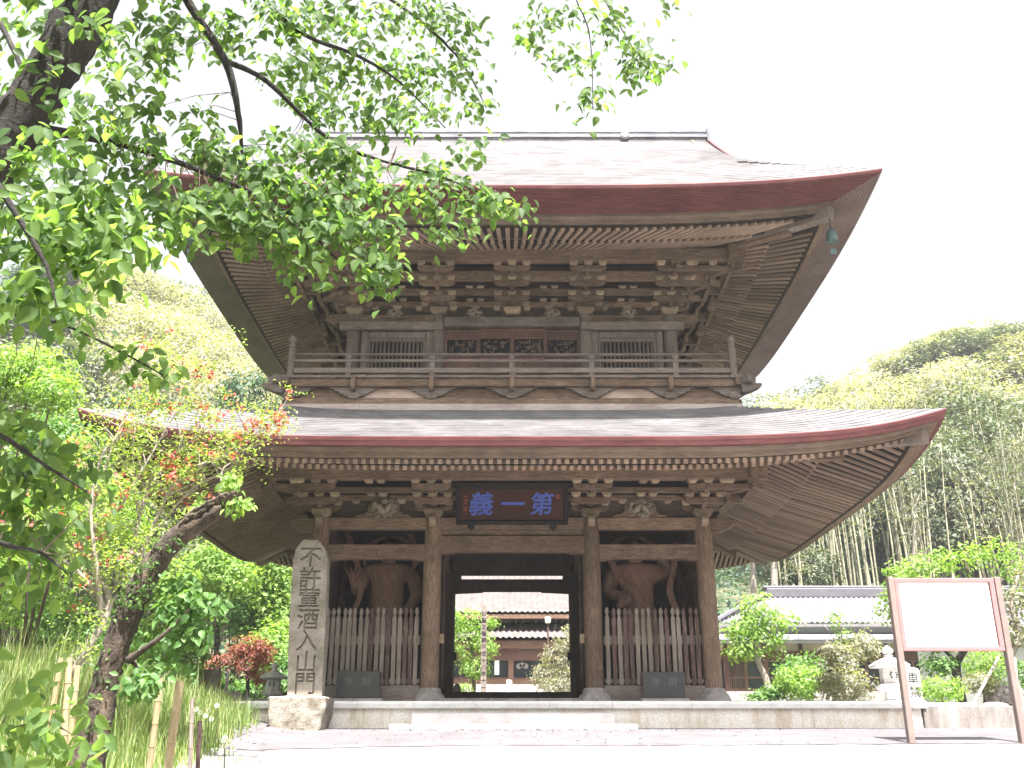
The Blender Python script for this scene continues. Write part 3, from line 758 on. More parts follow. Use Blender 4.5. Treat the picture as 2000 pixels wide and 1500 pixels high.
def cluster(x, y, out, levels, dz, step, corner=False, tail=False):
    """levels: list of (arm z0, arm z1, block z) per step"""
    outs = [out] if not corner else [(out[0], 0), (0, out[1])]
    z0 = dz[0]
    b = MB()
    for (zz0, zz1, zb), k in zip(levels, range(len(levels))):
        for o in outs:
            t = (-o[1], o[0]); ox, oy = x + o[0] * step * k, y + o[1] * step * k
            arm(b, ox, oy, zz0, zz1, .44, .11, t)
            if k: b.beam((x, y, zz0 + .012), (ox + o[0] * .1, oy + o[1] * .1, zz0 + .012), .1, zz1 - zz0 - .02)
        if corner and k:
            dd = Vector((out[0], out[1], 0)); e = Vector((x, y, zz0 + .02)) + dd * (step * k + .12)
            b.beam((x, y, zz0 + .02), e, .13, zz1 - zz0 - .03)
            # wall-line arms carried past the corner
            for o in outs:
                t = (-o[1], o[0]); 
                oth = outs[1] if o is outs[0] else outs[0]
                ox, oy = x + o[0] * step * k, y + o[1] * step * k
                b.beam((ox - oth[0] * .3, oy - oth[1] * .3, zz0 + .006), (ox + oth[0] * (step * k + .25), oy + oth[1] * (step * k + .25), zz0 + .006), .1, zz1 - zz0 - .012)
    if tail:
        for o in outs + ([out] if corner else []):
            L = 1.75 if not (corner and o is out) else 1.6
            e = Vector((x + o[0] * L, y + o[1] * L, levels[-1][0] - .12)); b.beam(e, (x, y, levels[-1][0] + .4), .12, .17)
    c = b.build('bracket_set', M['wood_x'], gate, bevel=.008)
    bb = MB(); h = dz[1] - z0
    bb.taper(x, y, z0, z0 + h * .5, .3, .3, .44, .44); bb.box(x - .22, x + .22, y - .22, y + .22, z0 + h * .5, dz[1]); bb.build('bearing_block', M['block'], c, bevel=.01)
    for (zz0, zz1, zb), k in zip(levels, range(len(levels))):
        for o in outs:
            t = (-o[1], o[0]); ox, oy = x + o[0] * step * k, y + o[1] * step * k
            for q in (-.35, 0, .35):
                block(ox + t[0] * q, oy + t[1] * q, zz1, c, 1, (zb - zz1) / .14)
        if corner and k:
            for j in range(1, k + 1):
                block(x + out[0] * step * j, y + out[1] * step * j, zz1, c, .95, (zb - zz1) / .14)
                if j < k:
                    block(x + out[0] * step * k, y + out[1] * step * j, zz1, c, .95, (zb - zz1) / .14); block(x + out[0] * step * j, y + out[1] * step * k, zz1, c, .95, (zb - zz1) / .14)
    return c
LL = [(6.82, 6.95, 7.07), (6.88, 7.03, 7.14), (7.08, 7.22, 7.33)]
UL = [(12.1, 12.22, 12.33), (12.17, 12.31, 12.42), (12.37, 12.51, 12.63), (12.56, 12.68, 12.8)]
for x in CX:
    for y, oy in ((YF, -1), (YB, 1)):
        cr = abs(x) > 4
        cluster(x, y, ((1 if x > 0 else -1) if cr else 0, oy), LL, (6.66, 6.85), .49, cr)
for x, ox in ((CX[0], -1), (CX[3], 1)): cluster(x, YM, (ox, 0), LL, (6.66, 6.85), .49)
UX = (-3.97, -1.85, 0, 1.85, 3.97); UF, UB = 23.05, 28.05
for x in UX:
    for y, oy in ((UF, -1), (UB, 1)):
        if y == UB and abs(x) < 3: continue
        cr = abs(x) > 3
        cluster(x, y, ((1 if x > 0 else -1) if cr else 0, oy), UL, (11.97, 12.14), .45, cr, tail=cr)
for x, ox in ((-3.97, -1), (3.97, 1)):
    for y in (24.7, 26.4): cluster(x, y, (ox, 0), UL, (11.97, 12.14), .45, tail=True)
# loose little blocks carried between the clusters
for x in (-3.2, -2.93, 2.93, 3.2): block(x, 21.65, 7.245, gate, .9, .5); block(x, 22.12, 7.06, gate, .9, .5)
for x in (-3.6, -2.55, 2.55, 3.6): block(x, YF, 7.0, gate, .9, .7)
for c in (-2.9, -.93, .93, 2.9):
    for dx in (-.14, .14):
        block(c + dx, 22.6, 12.5, gate, .85, .45); block(c + dx, 23.0, 12.34, gate, .85, .45)
    block(c, 23.0, 12.09, gate, 1, .75)
    for dx in (-.55, .55): block(c + dx, 23.0, 12.09, gate, .85, .75)
# carved figures in frog-leg struts
def carving(x, y, z, s, mat, seed):
    b = MB(); r2 = random.Random(seed)
    pts = [(-.66, 0), (.66, 0), (.6, .06), (.46, .08), (.38, .14), (.36, .3), (.27, .43), (.1, .5), (-.1, .5), (-.27, .43), (-.36, .3), (-.38, .14), (-.46, .08), (-.6, .06)]
    b.prism([(x + p[0] * s, z + p[1] * s) for p in pts], y - .03, y + .03)
    st = b.build('frog_leg_strut', M['wood_x'], gate, bevel=.01)
    b = MB()
    body = [(x + s * (-.2 + .4 * i / 8), y - .08 - .03 * math.sin(i), z + s * (.2 + .08 * math.sin(i * .9 + seed))) for i in range(9)]
    b.tube(body, [s * q for q in (.03, .06, .085, .08, .07, .075, .08, .06, .03)], 8)
    for i in range(16):
        a = r2.uniform(0, 6.28); cx = x + s * .24 * math.cos(a); cz = z + s * (.2 + .17 * math.sin(a)); w = r2.uniform(.05, .09) * s
        b.tube([(cx + w * (1 - t / 9) * math.cos(t * .9 + a), y - .06 - .006 * t, cz + w * (1 - t / 9) * math.sin(t * .9 + a)) for t in range(9)], [.018 * s + .004] * 9, 5)
    b.lathe((x - s * .2, y - .1, z + s * .3), [(.01, -.06 * s), (.06 * s, -.03 * s), (.06 * s, .03 * s), (.01, .06 * s)], 8)
    b.build('carved_beast', M[mat], st, smooth=True)
M['carve'] = plain('bleached_carving', (.27, .225, .18), .8, var=.3, scale=20)
for x, sd in ((-2.95, 1), (2.95, 4)): carving(x, YF - .06, 6.67, .98, 'carve', sd)
for x, sd in ((-2.95, 2), (-.95, 3), (1.02, 5), (2.95, 6)): carving(x, UF - .08, 11.86, .58, 'carve', sd)
# carved nosings at the lower outer columns
for s in (-1, 1):
    b = MB(); b.prism([(s * (4.5 + p[0]), p[1]) for p in ([(0, 6.3), (.3, 6.32), (.48, 6.42), (.62, 6.5), (.58, 6.62), (.3, 6.66), (0, 6.66)][::(1 if s > 0 else -1)])], YF - .09, YF + .09)
    b.build('carved_nosing', M['wood_x'], gate, bevel=.02)
    b = MB(); b.prism([(s * (4.1 + p[0]), p[1]) for p in ([(0, 11.78), (.35, 11.7), (.62, 11.84), (.5, 11.98), (0, 12.0)][::(1 if s > 0 else -1)])], UF - .08, UF + .08)
    b.build('carved_nosing', M['wood_x'], gate, bevel=.02)
    for x in (s * 1.8, s * 4.37):
        b = MB(); b.prism_x([(YF - .2, 6.42), (YF - .36, 6.47), (YF - .42, 6.56), (YF - .38, 6.65), (YF - .2, 6.67)], x - .08, x + .08); b.build('carved_nosing', M['block'], gate, bevel=.015)

# -- upper storey -----------------------------------------------------
for x in (-3.97, -1.85, 1.85, 3.97):
    for y in (UF, UB):
        b = MB(); b.lathe((x, y, 0), [(.17, 9.6), (.17, 11.8), (.15, 11.97)], 18); b.build('upper_column', M['grey_z'], gate, smooth='auto')
for s in (-1, 1):
    for k in range(16):
        y0 = UF + .1 + k * .3
        b = MB(); b.box(s * 3.97 - .03, s * 3.97 + .03, y0 + .003, y0 + .297, 9.6, 11.97); b.build('wall_board', M['wood_z'], gate)
    b = MB(); b.box(s * 3.97 - .05, s * 3.97 + .05, UF, UB, 11.97, 13.5); b.build('upper_wall_board', M['wood_y'], gate)
    b = MB(); b.box(min(s * 1.72, s * 4.3), max(s * 1.72, s * 4.3), UF - .24, UF - .1, 11.5, 11.72); b.build('head_rail', M['grey_x'], gate, bevel=.015)
    b = MB(); b.box(min(s * 1.98, s * 3.84), max(s * 1.98, s * 3.84), UF - .06, UF + .1, 11.72, 11.97); b.build('head_board', M['wood_x'], gate, bevel=.01)
    # lattice window
    w = MB(); xa, xb = min(s * 1.98, s * 3.76), max(s * 1.98, s * 3.76)
    w.box(xa, xa + .17, UF - .14, UF + .06, 9.85, 11.5); w.box(xb - .17, xb, UF - .14, UF + .06, 9.85, 11.5); w.box(xa + .17, xb - .17, UF - .12, UF + .06, 11.3, 11.5); w.box(xa + .17, xb - .17, UF - .12, UF + .06, 9.85, 10.35)
    win = w.build('window', M['grey_z'], gate, bevel=.03)
    w = MB(); w.box(xa + .17, xa + .23, UF - .08, UF, 10.35, 11.3); w.box(xb - .23, xb - .17, UF - .08, UF, 10.35, 11.3); w.box(xa + .23, xb - .23, UF - .08, UF, 11.23, 11.3); w.build('window_frame', M['grey_z'], win)
    for k in range(13):
        x0 = xa + .245 + k * (xb - xa - .49 - .055) / 12
        w = MB(); w.add([(x0, UF - .03, 10.35), (x0 + .03, UF - .07, 10.35), (x0 + .062, UF - .03, 10.35), (x0 + .03, UF + .01, 10.35), (x0, UF - .03, 11.23), (x0 + .03, UF - .07, 11.23), (x0 + .062, UF - .03, 11.23), (x0 + .03, UF + .01, 11.23)],
                        [(0, 1, 5, 4), (1, 2, 6, 5), (2, 3, 7, 6), (3, 0, 4, 7)]); w.build('window_bar', M['grey_z'], win)
    w = MB(); w.box(xa, xb, UF + .12, UF + .15, 9.85, 11.5); w.build('window_back', M['black'], win)
b = MB(); b.box(-1.7, 1.7, UF - .2, UF + .0, 11.6, 11.86); b.build('carved_lintel', M['grey_x'], gate, bevel=.015)
b = MB()
for s in (-1, 1):
    for i in range(4):
        cx = s * (.75 + .16 * i); b.tube(spiral(cx, UF - .21, 11.73 + .02 * (i % 2), .08, s, 1.3), [.012] * 26, 4)
b.build('carved_scroll', M['grey_x'], gate, smooth=True)
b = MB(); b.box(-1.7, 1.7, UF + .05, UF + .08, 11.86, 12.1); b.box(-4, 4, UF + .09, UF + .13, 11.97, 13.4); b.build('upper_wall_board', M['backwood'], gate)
xs_ = (-1.68, -.84, 0.0, .84, 1.68)
for i, (x0, x1) in enumerate(zip(xs_, xs_[1:])):
    y = UF - (.06 if i in (1, 2) else 0)
    d = MB(); e = .055
    d.box(x0, x0 + e, y - .03, y + .03, 9.85, 11.58); d.box(x1 - e, x1, y - .03, y + .03, 9.85, 11.58)
    for z0, z1 in ((11.5, 11.58), (11.3, 11.35), (10.83, 10.89), (10.5, 10.56), (9.85, 10.0)): d.box(x0 + e, x1 - e, y - .028, y + .028, z0, z1)
    door = d.build('sliding_door', M['redwood'], gate, bevel=.006)
    for z0, z1 in ((11.35, 11.5), (10.56, 10.83), (10.0, 10.5)):
        p = MB(); p.box(x0 + e, x1 - e, y - .012, y + .012, z0, z1); p.build('door_panel', M['redwood'], door)
    p = MB(); p.box(x0 + e, x1 - e, y + .03, y + .035, 10.89, 11.3); p.build('dark_backing', M['black'], door)
    p = MB(); r2 = random.Random(i)
    for k in range(26):
        cx = r2.uniform(x0 + .12, x1 - .12); cz = r2.uniform(10.92, 11.26); a = r2.uniform(0, 6); w_ = r2.uniform(.03, .07)
        p.tube([(cx + w_ * (1 - t / 8) * math.cos(t * .7 + a), y - .01, cz + w_ * (1 - t / 8) * math.sin(t * .7 + a)) for t in range(7)], [.014] * 7, 4)
    p.build('openwork_carving', M['wood_x'], door, smooth=True, kind='stuff')
# balcony
fl = 0
for i in range(44):
    x0 = -5.38 + i * .2445
    b = MB(); b.box(x0 + .003, x0 + .2415, 21.83 + rng.uniform(-.015, .015), UF - .2, 9.84, 9.9 + rng.uniform(-.006, .006)); b.build('floor_board', M['grey_y'], gate)
for s in (-1, 1):
    for i in range(20):
        y0 = UF - .19 + i * .3
        b = MB(); b.box(min(s * 4.1, s * 5.38), max(s * 4.1, s * 5.38), y0 + .003, y0 + .297, 9.84, 9.9); b.build('floor_board', M['grey_x'], gate)
ring('balcony_beam', 5.28, 21.95, 29.15, 9.64, 9.835, .14, .18)
ring('balcony_base', 5.28, 22.02, 29.08, 9.2, 9.36, .2, .02)
for (x0, x1, y0, y1) in ((-5.36, 5.36, 21.86, 21.9), (-5.36, -5.32, 21.905, 29.2), (5.32, 5.36, 21.905, 29.2)):
    cutsx = [x0, x0 + (x1 - x0) * .17, x0 + (x1 - x0) * .52, x1] if x1 - x0 > 2 else [x0, x1]
    for a, c in zip(cutsx, cutsx[1:]):
        b = MB(); b.box(a + .003, c - .003, y0, y1, 8.98, 9.195); b.build('skirt_plank', M['pinkwood'], gate)
zx = [-5.2, -3.7, -1.88, 0, 1.88, 3.7, 5.2]
for a, c in zip(zx, zx[1:]):
    new = abs((a + c) / 2) > 2 and abs((a + c) / 2) < 3.3
    b = MB(); b.box(a + .004, c - .004, 22.06, 22.09, 9.36, 9.64); b.build('balcony_panel', M['newwood'] if new else M['wood_x'], gate)
cloud = [(0, 9.37), (.12, 9.37), (.2, 9.42), (.27, 9.47), (.33, 9.49), (.37, 9.54), (.45, 9.55), (.49, 9.6), (.58, 9.61), (.6, 9.64), (0, 9.64)]
for x in zx:
    b = MB(); pts = cloud + [(-p[0], p[1]) for p in cloud[::-1][1:-1]]
    b.prism([(x + p[0], p[1]) for p in pts if True], 21.96, 22.04); b.box(x - .11, x + .11, 21.88, 21.955, 9.4, 9.5); b.taper(x, 21.93, 9.34, 9.42, .2, .12, .36, .14)
    b.build('cloud_bracket', M['grey_x'], gate)
    if abs(x) < 5:
        b = MB(); b.prism_x([(21.9, 9.5), (21.74, 9.5), (21.68, 9.56), (21.68, 9.74), (21.72, 9.83), (21.8, 9.835), (21.9, 9.83)], x - .055, x + .055); b.build('beam_nosing', M['wood_z'], gate, bevel=.015)
for s in (-1, 1):
    b = MB()
    b.prism([(s * (5.35 + p[0]), p[1]) for p in ([(0, 9.45), (.2, 9.48), (.42, 9.58), (.5, 9.66), (.46, 9.7), (.34, 9.69), (.36, 9.84), (0, 9.9)][::(1 if s > 0 else -1)])], 21.8, 22.0)
    b.beam((s * 5.2, 22.1, 9.66), (s * 5.55, 21.7, 9.68), .16, .2)
    b.build('corner_nosing', M['grey_x'], gate, bevel=.02)
    b = MB(); b.lathe((s * 5.22, 21.95, 9.9), [(.085, 0), (.085, .62), (.095, .63), (.095, .67), (.07, .7), (.07, .74), (.092, .75), (.092, .79), (.065, .82), (.06, .87), (.09, .88), (.095, .93), (.08, .99), (.04, 1.04), (.005, 1.07)], 16)
    b.build('newel_post', M['grey_z'], gate, smooth='auto')
    for z, r in ((10.47, .034), (10.31, .026)):
        b = MB(); b.tube([(s * 5.22, 21.95, z), (s * 5.22, 29.1, z)], r, 8); b.build('balcony_rail', M['grey_y'], gate, smooth=True)
    b = MB(); b.box(s * 5.22 - .05, s * 5.22 + .05, 22.05, 29.1, 10.0, 10.12); b.build('balcony_rail', M['grey_y'], gate)
    for y in (24, 26, 28):
        b = MB(); b.box(s * 5.22 - .05, s * 5.22 + .05, y - .05, y + .05, 10.12, 10.45); b.build('baluster', M['grey_z'], gate)
b = MB(); b.tube([(-5.22, 21.95, 10.47), (-1.9, 21.95, 10.466), (1.9, 21.95, 10.462), (5.22, 21.95, 10.47)], .036, 8); b.build('balcony_rail', M['grey_x'], gate, smooth=True)
b = MB(); b.box(-5.2, 5.2, 21.92, 21.98, 10.27, 10.335); b.build('balcony_rail', M['grey_x'], gate, bevel=.008)
b = MB(); b.box(-5.14, 5.14, 21.89, 22.01, 9.98, 10.11); b.build('balcony_rail', M['grey_x'], gate, bevel=.01)
for x in (-3.86, -1.88, 0, 1.88, 3.86):
    b = MB(); b.box(x - .065, x + .065, 21.9, 22.0, 9.9, 10.26); b.taper(x, 21.95, 10.335, 10.38, .1, .08, .15, .1); b.box(x - .075, x + .075, 21.9, 22.0, 10.38, 10.43); b.build('baluster', M['grey_z'], gate, bevel=.008)
# unseen dark core added so that no light leaks between the storeys
b = MB(); b.box(-4.2, 4.2, 23.3, 27.8, 7.0, 9.5); b.build('light_blocking_core', M['darkwood'], gate)
# ------------------------------------------------------------------ things on and around the gate
# name plaque
pq = thing('name_plaque', 'dark framed name plaque with three big blue characters hung under the lower eaves', 'plaque', (0, 22, 6.4))
tl = math.atan2(.42, .8)                                       # leans out at the top
PY0, PZ0, PY1, PZ1 = 22.2, 6.43, 21.82, 7.25
ux = Vector((0, PY1 - PY0, PZ1 - PZ0)); PH = ux.length; ux.normalize(); un = Vector((0, -ux.z, ux.y))   # un points to the viewer
def pl(x, h, n): return Vector((x, PY0, PZ0)) + ux * h + un * n
def plbox(b, x0, x1, h0, h1, n0, n1):
    v = [pl(x, h, n) for n in (n1, n0) for h in (h0, h1) for x in (x0, x1)]
    b.add(v, [(0, 1, 3, 2), (5, 4, 6, 7), (0, 4, 5, 1), (2, 3, 7, 6), (0, 2, 6, 4), (1, 5, 7, 3)])
b = MB(); plbox(b, -1.16, 1.16, .09, PH - .09, -.02, .01); b.build('board', M['lacquer'], pq)
b = MB(); plbox(b, -1.26, 1.26, 0, .1, -.04, .06); plbox(b, -1.26, 1.26, PH - .1, PH, -.04, .06); plbox(b, -1.26, -1.16, .1, PH - .1, -.04, .06); plbox(b, 1.16, 1.26, .1, PH - .1, -.04, .06)
fr = b.build('frame', M['black'], pq, bevel=.012)
b = MB(); plbox(b, -1.42, 1.42, PH + .0, PH + .07, -.06, .12); b.build('top_rail', M['black'], pq, bevel=.01)
for s in (-.92, .92):
    b = MB(); plbox(b, s - .08, s + .08, -.05, .04, .0, .1); q = [pl(s - .08, -.05, .05), pl(s + .08, -.05, .05), pl(s, -.14, .05)]
    b.add([v + un * e for e in (.04, -.03) for v in q], [(0, 1, 2), (3, 5, 4), (0, 3, 4, 1), (1, 4, 5, 2), (2, 5, 3, 0)]); b.build('hook', M['black'], pq)
b = MB(); b.tube([(0, 21.75, 7.3), (0, 21.72, 7.6)], .012, 6); b.build('hanging_rod', M['black'], pq)
rotp = (math.atan2(ux.z, ux.y), 0, 0)
for ch, x, sz in (('義', -.69, .56), ('一', 0.02, .56), ('第', .68, .54)):
    c = pl(x, PH * .53, .018); text_mesh(ch, sz, .008, M['blue'], 'character', pq, c, rotp, bold=.009, shear=.12)
b = MB(); r2 = random.Random(5)
for x, hs in ((-1.04, (.62, .55, .48, .36, .3)), (1.04, (.66, .6))):
    for h in hs:
        for k in range(4):
            dx = r2.uniform(-.03, .03); dh = r2.uniform(-.025, .025); plbox(b, x + dx - .025, x + dx + .025, h + dh, h + dh + .012, .011, .016)
b.build('red_signature', M['red'], pq)

# wind bells
for s, lab in ((-1, 'green bronze wind bell under the upper eave corner behind the leaves'), (1, 'green bronze wind bell hanging from the clear upper right eave corner')):
    bl = thing('wind_bell', lab, 'bell', (s * 7.15, 19.75, 12.3), 'wind bells under the upper eave corners')
    x, y, z = s * 7.15, 19.75, 12.27
    b = MB(); b.lathe((x, y, z), [(.14, 0), (.125, .04), (.115, .2), (.1, .28), (.05, .33), (.01, .34)], 16); b.build('bell_body', M['bell'], bl, smooth='auto')
    b = MB(); b.tube([(x, y, z + .33), (x, y, z + .75)], .01, 6); b.build('chain', M['black'], bl)
    b = MB(); b.box(x - .07, x + .07, y - .004, y + .004, z - .3, z - .16); b.tube([(x, y, z - .16), (x, y, z + .1)], .006, 5); b.build('clapper_plate', M['bell'], bl)

# guardian statues
def skin(name, J, E, mat, parent, extra=None, sub=2):
    """J: {key: (x,y,z,r)}; continuous skinned body"""
    keys = list(J); me = bpy.data.meshes.new(name)
    o_ = origin(parent)
    me.from_pydata([(J[k][0] - o_.x, J[k][1] - o_.y, J[k][2] - o_.z) for k in keys], [(keys.index(a), keys.index(c)) for a, c in E], [])
    o = bpy.data.objects.new(name, me); COL.objects.link(o)
    o.modifiers.new('s', 'SKIN')
    for i, k in enumerate(keys):
        sv = me.skin_vertices[0].data[i]; r = J[k][3]; sv.radius = (r, r) if not isinstance(r, tuple) else r; sv.use_root = (i == 0)
    m = o.modifiers.new('u', 'SUBSURF'); m.levels = sub; m.render_levels = sub
    bpy.context.view_layer.update()
    n = bpy.data.meshes.new_from_object(o.evaluated_get(bpy.context.evaluated_depsgraph_get()))
    bpy.data.objects.remove(o)
    n.materials.clear(); n.materials.append(mat); n.polygons.foreach_set('use_smooth', [True] * len(n.polygons))
    o = bpy.data.objects.new(name, n); COL.objects.link(o); o.parent = parent; ORG[o.name] = o_
    return o
def P(px, py, D): v = at(px, py, D); return (v.x, v.y, v.z)
def hand(b, w, pts, r=.032):
    for p in pts:
        b.tube(p, [r, r * 1.05, r * .9, r * .6][:len(p)], 7)
def guardian(side):
    s = side
    lab = {-1: 'carved wooden guardian figure raising an open palm in the bay behind the stone pillar', 1: 'carved wooden guardian figure with lowered hand in the bay by the right column'}[s]
    X = s * 3.0; Y = 24.3
    g = thing('guardian_statue', lab, 'statue', (X, Y, ZP), 'guardian statues in the side bays')
    b = MB(); r2 = random.Random(3 + s)
    b.lathe((X, Y, ZP), [(.95, 0), (1.0, .2), (.8, .45), (.6, .62)], 9, .7, .3); b.build('rock_base', M['darkwood'], g)
    J = dict(pel=(X, Y, 4.5, (.46, .34)), waist=(X, Y - .03, 4.8, (.42, .32)), belly=(X, Y - .1, 5.02, (.45, .36)), chest=(X, Y - .06, 5.42, (.54, .36)), clav=(X, Y, 5.74, (.44, .26)),
             neck=(X, Y - .05, 5.88, .15), head=(X - s * .02, Y - .1, 6.1, .21), crown=(X - s * .02, Y - .05, 6.33, .15), knot=(X, Y, 6.5, .08),
             shl=(X - .58, Y, 5.68, .23), shr=(X + .58, Y, 5.68, .23),
             hl=(X - .25, Y, 4.3, .27), hr=(X + .25, Y, 4.3, .27), kl=(X - .42, Y - .1, 3.85, .19), kr=(X + .38, Y - .05, 3.85, .19), al=(X - .42, Y, 3.35, .12), ar=(X + .36, Y + .05, 3.35, .12),
             fl=(X - .48, Y - .28, 3.24, .1), fr_=(X + .42, Y - .25, 3.24, .1))
    if s < 0:
        h = P(692, 1136, 23.75); J.update(el=(X - .72, Y - .1, 5.2, .17), wl=(h[0], h[1] + .02, h[2] - .1, .085), pl_=(h[0], h[1], h[2] + .04, .1))
        J.update(er=(X + .74, Y + .05, 5.2, .19), wr=(X + .56, Y - .22, 4.83, .1), pr_=(X + .4, Y - .32, 4.72, .1))
    else:
        h = P(1222, 1180, 23.75); J.update(el=(X - .68, Y - .05, 5.2, .19), wl=(h[0] + .12, h[1], h[2] + .12, .09), pl_=(h[0], h[1] - .03, h[2] + .03, .085))
        J.update(er=(X + .84, Y + .05, 5.75, .18), wr=(X + .62, Y - .1, 6.15, .1), pr_=(X + .6, Y - .12, 6.28, .1))
    E = [('pel', 'waist'), ('waist', 'belly'), ('belly', 'chest'), ('chest', 'clav'), ('clav', 'neck'), ('neck', 'head'), ('head', 'crown'), ('crown', 'knot'),
         ('clav', 'shl'), ('clav', 'shr'), ('shl', 'el'), ('el', 'wl'), ('wl', 'pl_'), ('shr', 'er'), ('er', 'wr'), ('wr', 'pr_'), ('pel', 'hl'), ('pel', 'hr'), ('hl', 'kl'), ('hr', 'kr'), ('kl', 'al'), ('kr', 'ar'), ('al', 'fl'), ('ar', 'fr_')]
    body = skin('body', J, E, M['statue'], g)
    def fin(p, r, n):
        f_ = MB(); f_.tube(p, r, n); f_.build('finger', M['statue'], body, smooth=True)
    pz = J['pl_']
    if s < 0:
        for a in (-.62, -.28, .02, .3): L = .2 - abs(a) * .05; fin([(pz[0] + a * .1, pz[1], pz[2] - .09), (pz[0] + a * .2, pz[1] - .02, pz[2] + .12), (pz[0] + a * .3, pz[1] - .03, pz[2] + .12 + L * .5), (pz[0] + a * .38, pz[1] - .01, pz[2] + .1 + L)], [.036, .034, .03, .02], 7)
        fin([(pz[0] + .02, pz[1], pz[2] - .09), (pz[0] + .13, pz[1] - .03, pz[2] + .03), (pz[0] + .19, pz[1] - .03, pz[2] + .1)], [.04, .034, .022], 7)
    else:
        for a in (-.06, -.02, .02, .06): fin([(pz[0] + .07, pz[1], pz[2] + a * .6 + .03), (pz[0] - .11, pz[1] - .04, pz[2] + a * 1.3 - .02), (pz[0] - .24 + abs(a), pz[1] - .05, pz[2] + a * 1.5 - .07)], [.034, .03, .02], 7)
        fin([(pz[0] + .02, pz[1], pz[2] + .06), (pz[0] - .03, pz[1] - .08, pz[2] + .12), (pz[0] - .08, pz[1] - .1, pz[2] + .16)], [.036, .03, .02], 7)
    pz = J['pr_']
    for a in (-.05, -.015, .02, .055): fin([(pz[0] + a, pz[1] - .05, pz[2] + .03), (pz[0] + a, pz[1] - .12, pz[2] + .01), (pz[0] + a, pz[1] - .1, pz[2] - .06)], [.03, .032, .024], 6)
    # face: brow, nose, eyes, mouth, ears
    b = MB(); hx, hy, hz = J['head'][:3]; fy = hy - .2
    b.tube([(hx - .14, fy + .03, hz + .08), (hx - .05, fy - .03, hz + .05), (hx, fy - .02, hz + .03), (hx + .05, fy - .03, hz + .05), (hx + .14, fy + .03, hz + .08)], .025, 6)
    b.tube([(hx, fy - .02, hz + .04), (hx, fy - .07, hz - .05)], [.022, .045], 7)
    for q in (-1, 1): b.lathe((hx + q * .075, fy - .0, hz + .005), [(.01, -.03), (.035, 0), (.01, .03)], 8); b.tube([(hx + q * .21, hy, hz + .06), (hx + q * .23, hy, hz - .1)], [.035, .03], 6)
    b.tube([(hx - .08, fy + .0, hz - .13), (hx, fy - .03, hz - .11), (hx + .08, fy, hz - .13)], .024, 6)
    b.lathe((X, Y - .44, 4.97), [(.01, -.03), (.028, 0), (.01, .03)], 8)
    b.build('face_and_muscles', M['statue'], body, smooth=True)
    # skirt and ribbons
    b = MB(); n = 28; rows = []
    for z, r, f in ((4.78, .4, 0), (4.5, .5, .03), (4.2, .58, .06), (3.95, .66, .09)):
        rows.append([(X + (r + f * math.sin(7 * 2 * math.pi * k / n)) * math.cos(2 * math.pi * k / n), Y + .8 * (r + f * math.sin(7 * 2 * math.pi * k / n)) * math.sin(2 * math.pi * k / n), z) for k in range(n + 1)])
    b.grid(rows); b.tube([(X + .42 * math.cos(t / 12 * 6.283), Y + .34 * math.sin(t / 12 * 6.283), 4.76) for t in range(13)], .045, 6); b.build('skirt', M['statue'], body, smooth=True)
    b = MB()
    def rib(pts, w=.07):
        c = path([(*p, 0) for p in pts], 5); L = [(q[0] - w, q[1], q[2]) for q in c]; Rr = [(q[0] + w, q[1] - .03, q[2] + .02) for q in c]; b.grid([L, Rr]); b.grid([[(p[0], p[1] + .03, p[2]) for p in L], [(p[0], p[1] + .03, p[2]) for p in Rr]], True)
    if s < 0:
        rib([P(672, 1030, 24.2), P(690, 1075, 23.9), P(705, 1150, 23.8), P(688, 1200, 23.8), P(670, 1240, 23.8)]); rib([P(800, 1040, 24.3), P(815, 1090, 24.1), P(795, 1125, 24)])
    else:
        rib([P(1195, 1098, 24.0), P(1212, 1135, 23.9), P(1238, 1155, 23.7), P(1248, 1180, 23.7), P(1235, 1215, 23.7)]); rib([P(1320, 1060, 24.0), P(1316, 1110, 23.9), P(1308, 1155, 23.8), P(1325, 1200, 23.8)])
    c = path([(X - .5, Y, 5.7, 0), (X - .55, Y + .2, 6.3, 0), (X, Y + .3, 6.62, 0), (X + .55, Y + .2, 6.3, 0), (X + .5, Y, 5.7, 0)], 6)
    b.grid([[(q[0], q[1], q[2]) for q in c], [(q[0] * 1 + (.1 if q[0] > X else -.1), q[1] + .05, q[2] + .07) for q in c]])
    b.build('ribbon', M['statue'], body, smooth=True)
guardian(-1); guardian(1)

# picket fences in front of the statues
def fence(x0, x1, n, lab, reds):
    f = thing('picket_fence', lab, 'fence', ((x0 + x1) / 2, 22.45, 2.97), 'picket fences closing the side bays')
    b = MB(); b.box(x0, x1, 22.5, 22.56, 3.82, 4.02); b.build('rail', M['picket'], f, bevel=.006)
    b = MB(); b.box(x0, x1, 22.5, 22.56, 3.02, 3.1); b.build('rail', M['picket'], f)
    for i in range(n):
        x = x0 + .08 + (x1 - x0 - .16) * i / (n - 1) + rng.uniform(-.008, .008); w = .044; t = 4.62 + rng.uniform(-.015, .015); ln = rng.uniform(-.008, .008)
        o = [(-w, 2.98), (w, 2.98), (w, t - .24), (w * .45, t - .18), (w * .45, t - .165), (w * .95, t - .12), (w * .9, t - .07), (w * .4, t - .02), (0, t), (-w * .4, t - .02), (-w * .9, t - .07), (-w * .95, t - .12), (-w * .45, t - .165), (-w * .45, t - .18), (-w, t - .24)]
        b = MB(); b.prism([(x + p[0] + ln * (p[1] - 3), p[1]) for p in o], 22.455, 22.495)
        b.build('picket', M['picket_red' if i in reds else 'picket'], f, label='stained picket with peeling dark red paint' if i in reds else None)
fence(-4.15, -2.02, 17, 'pale picket fence before the guardian beside the stone pillar', (8, 11, 14, 15))
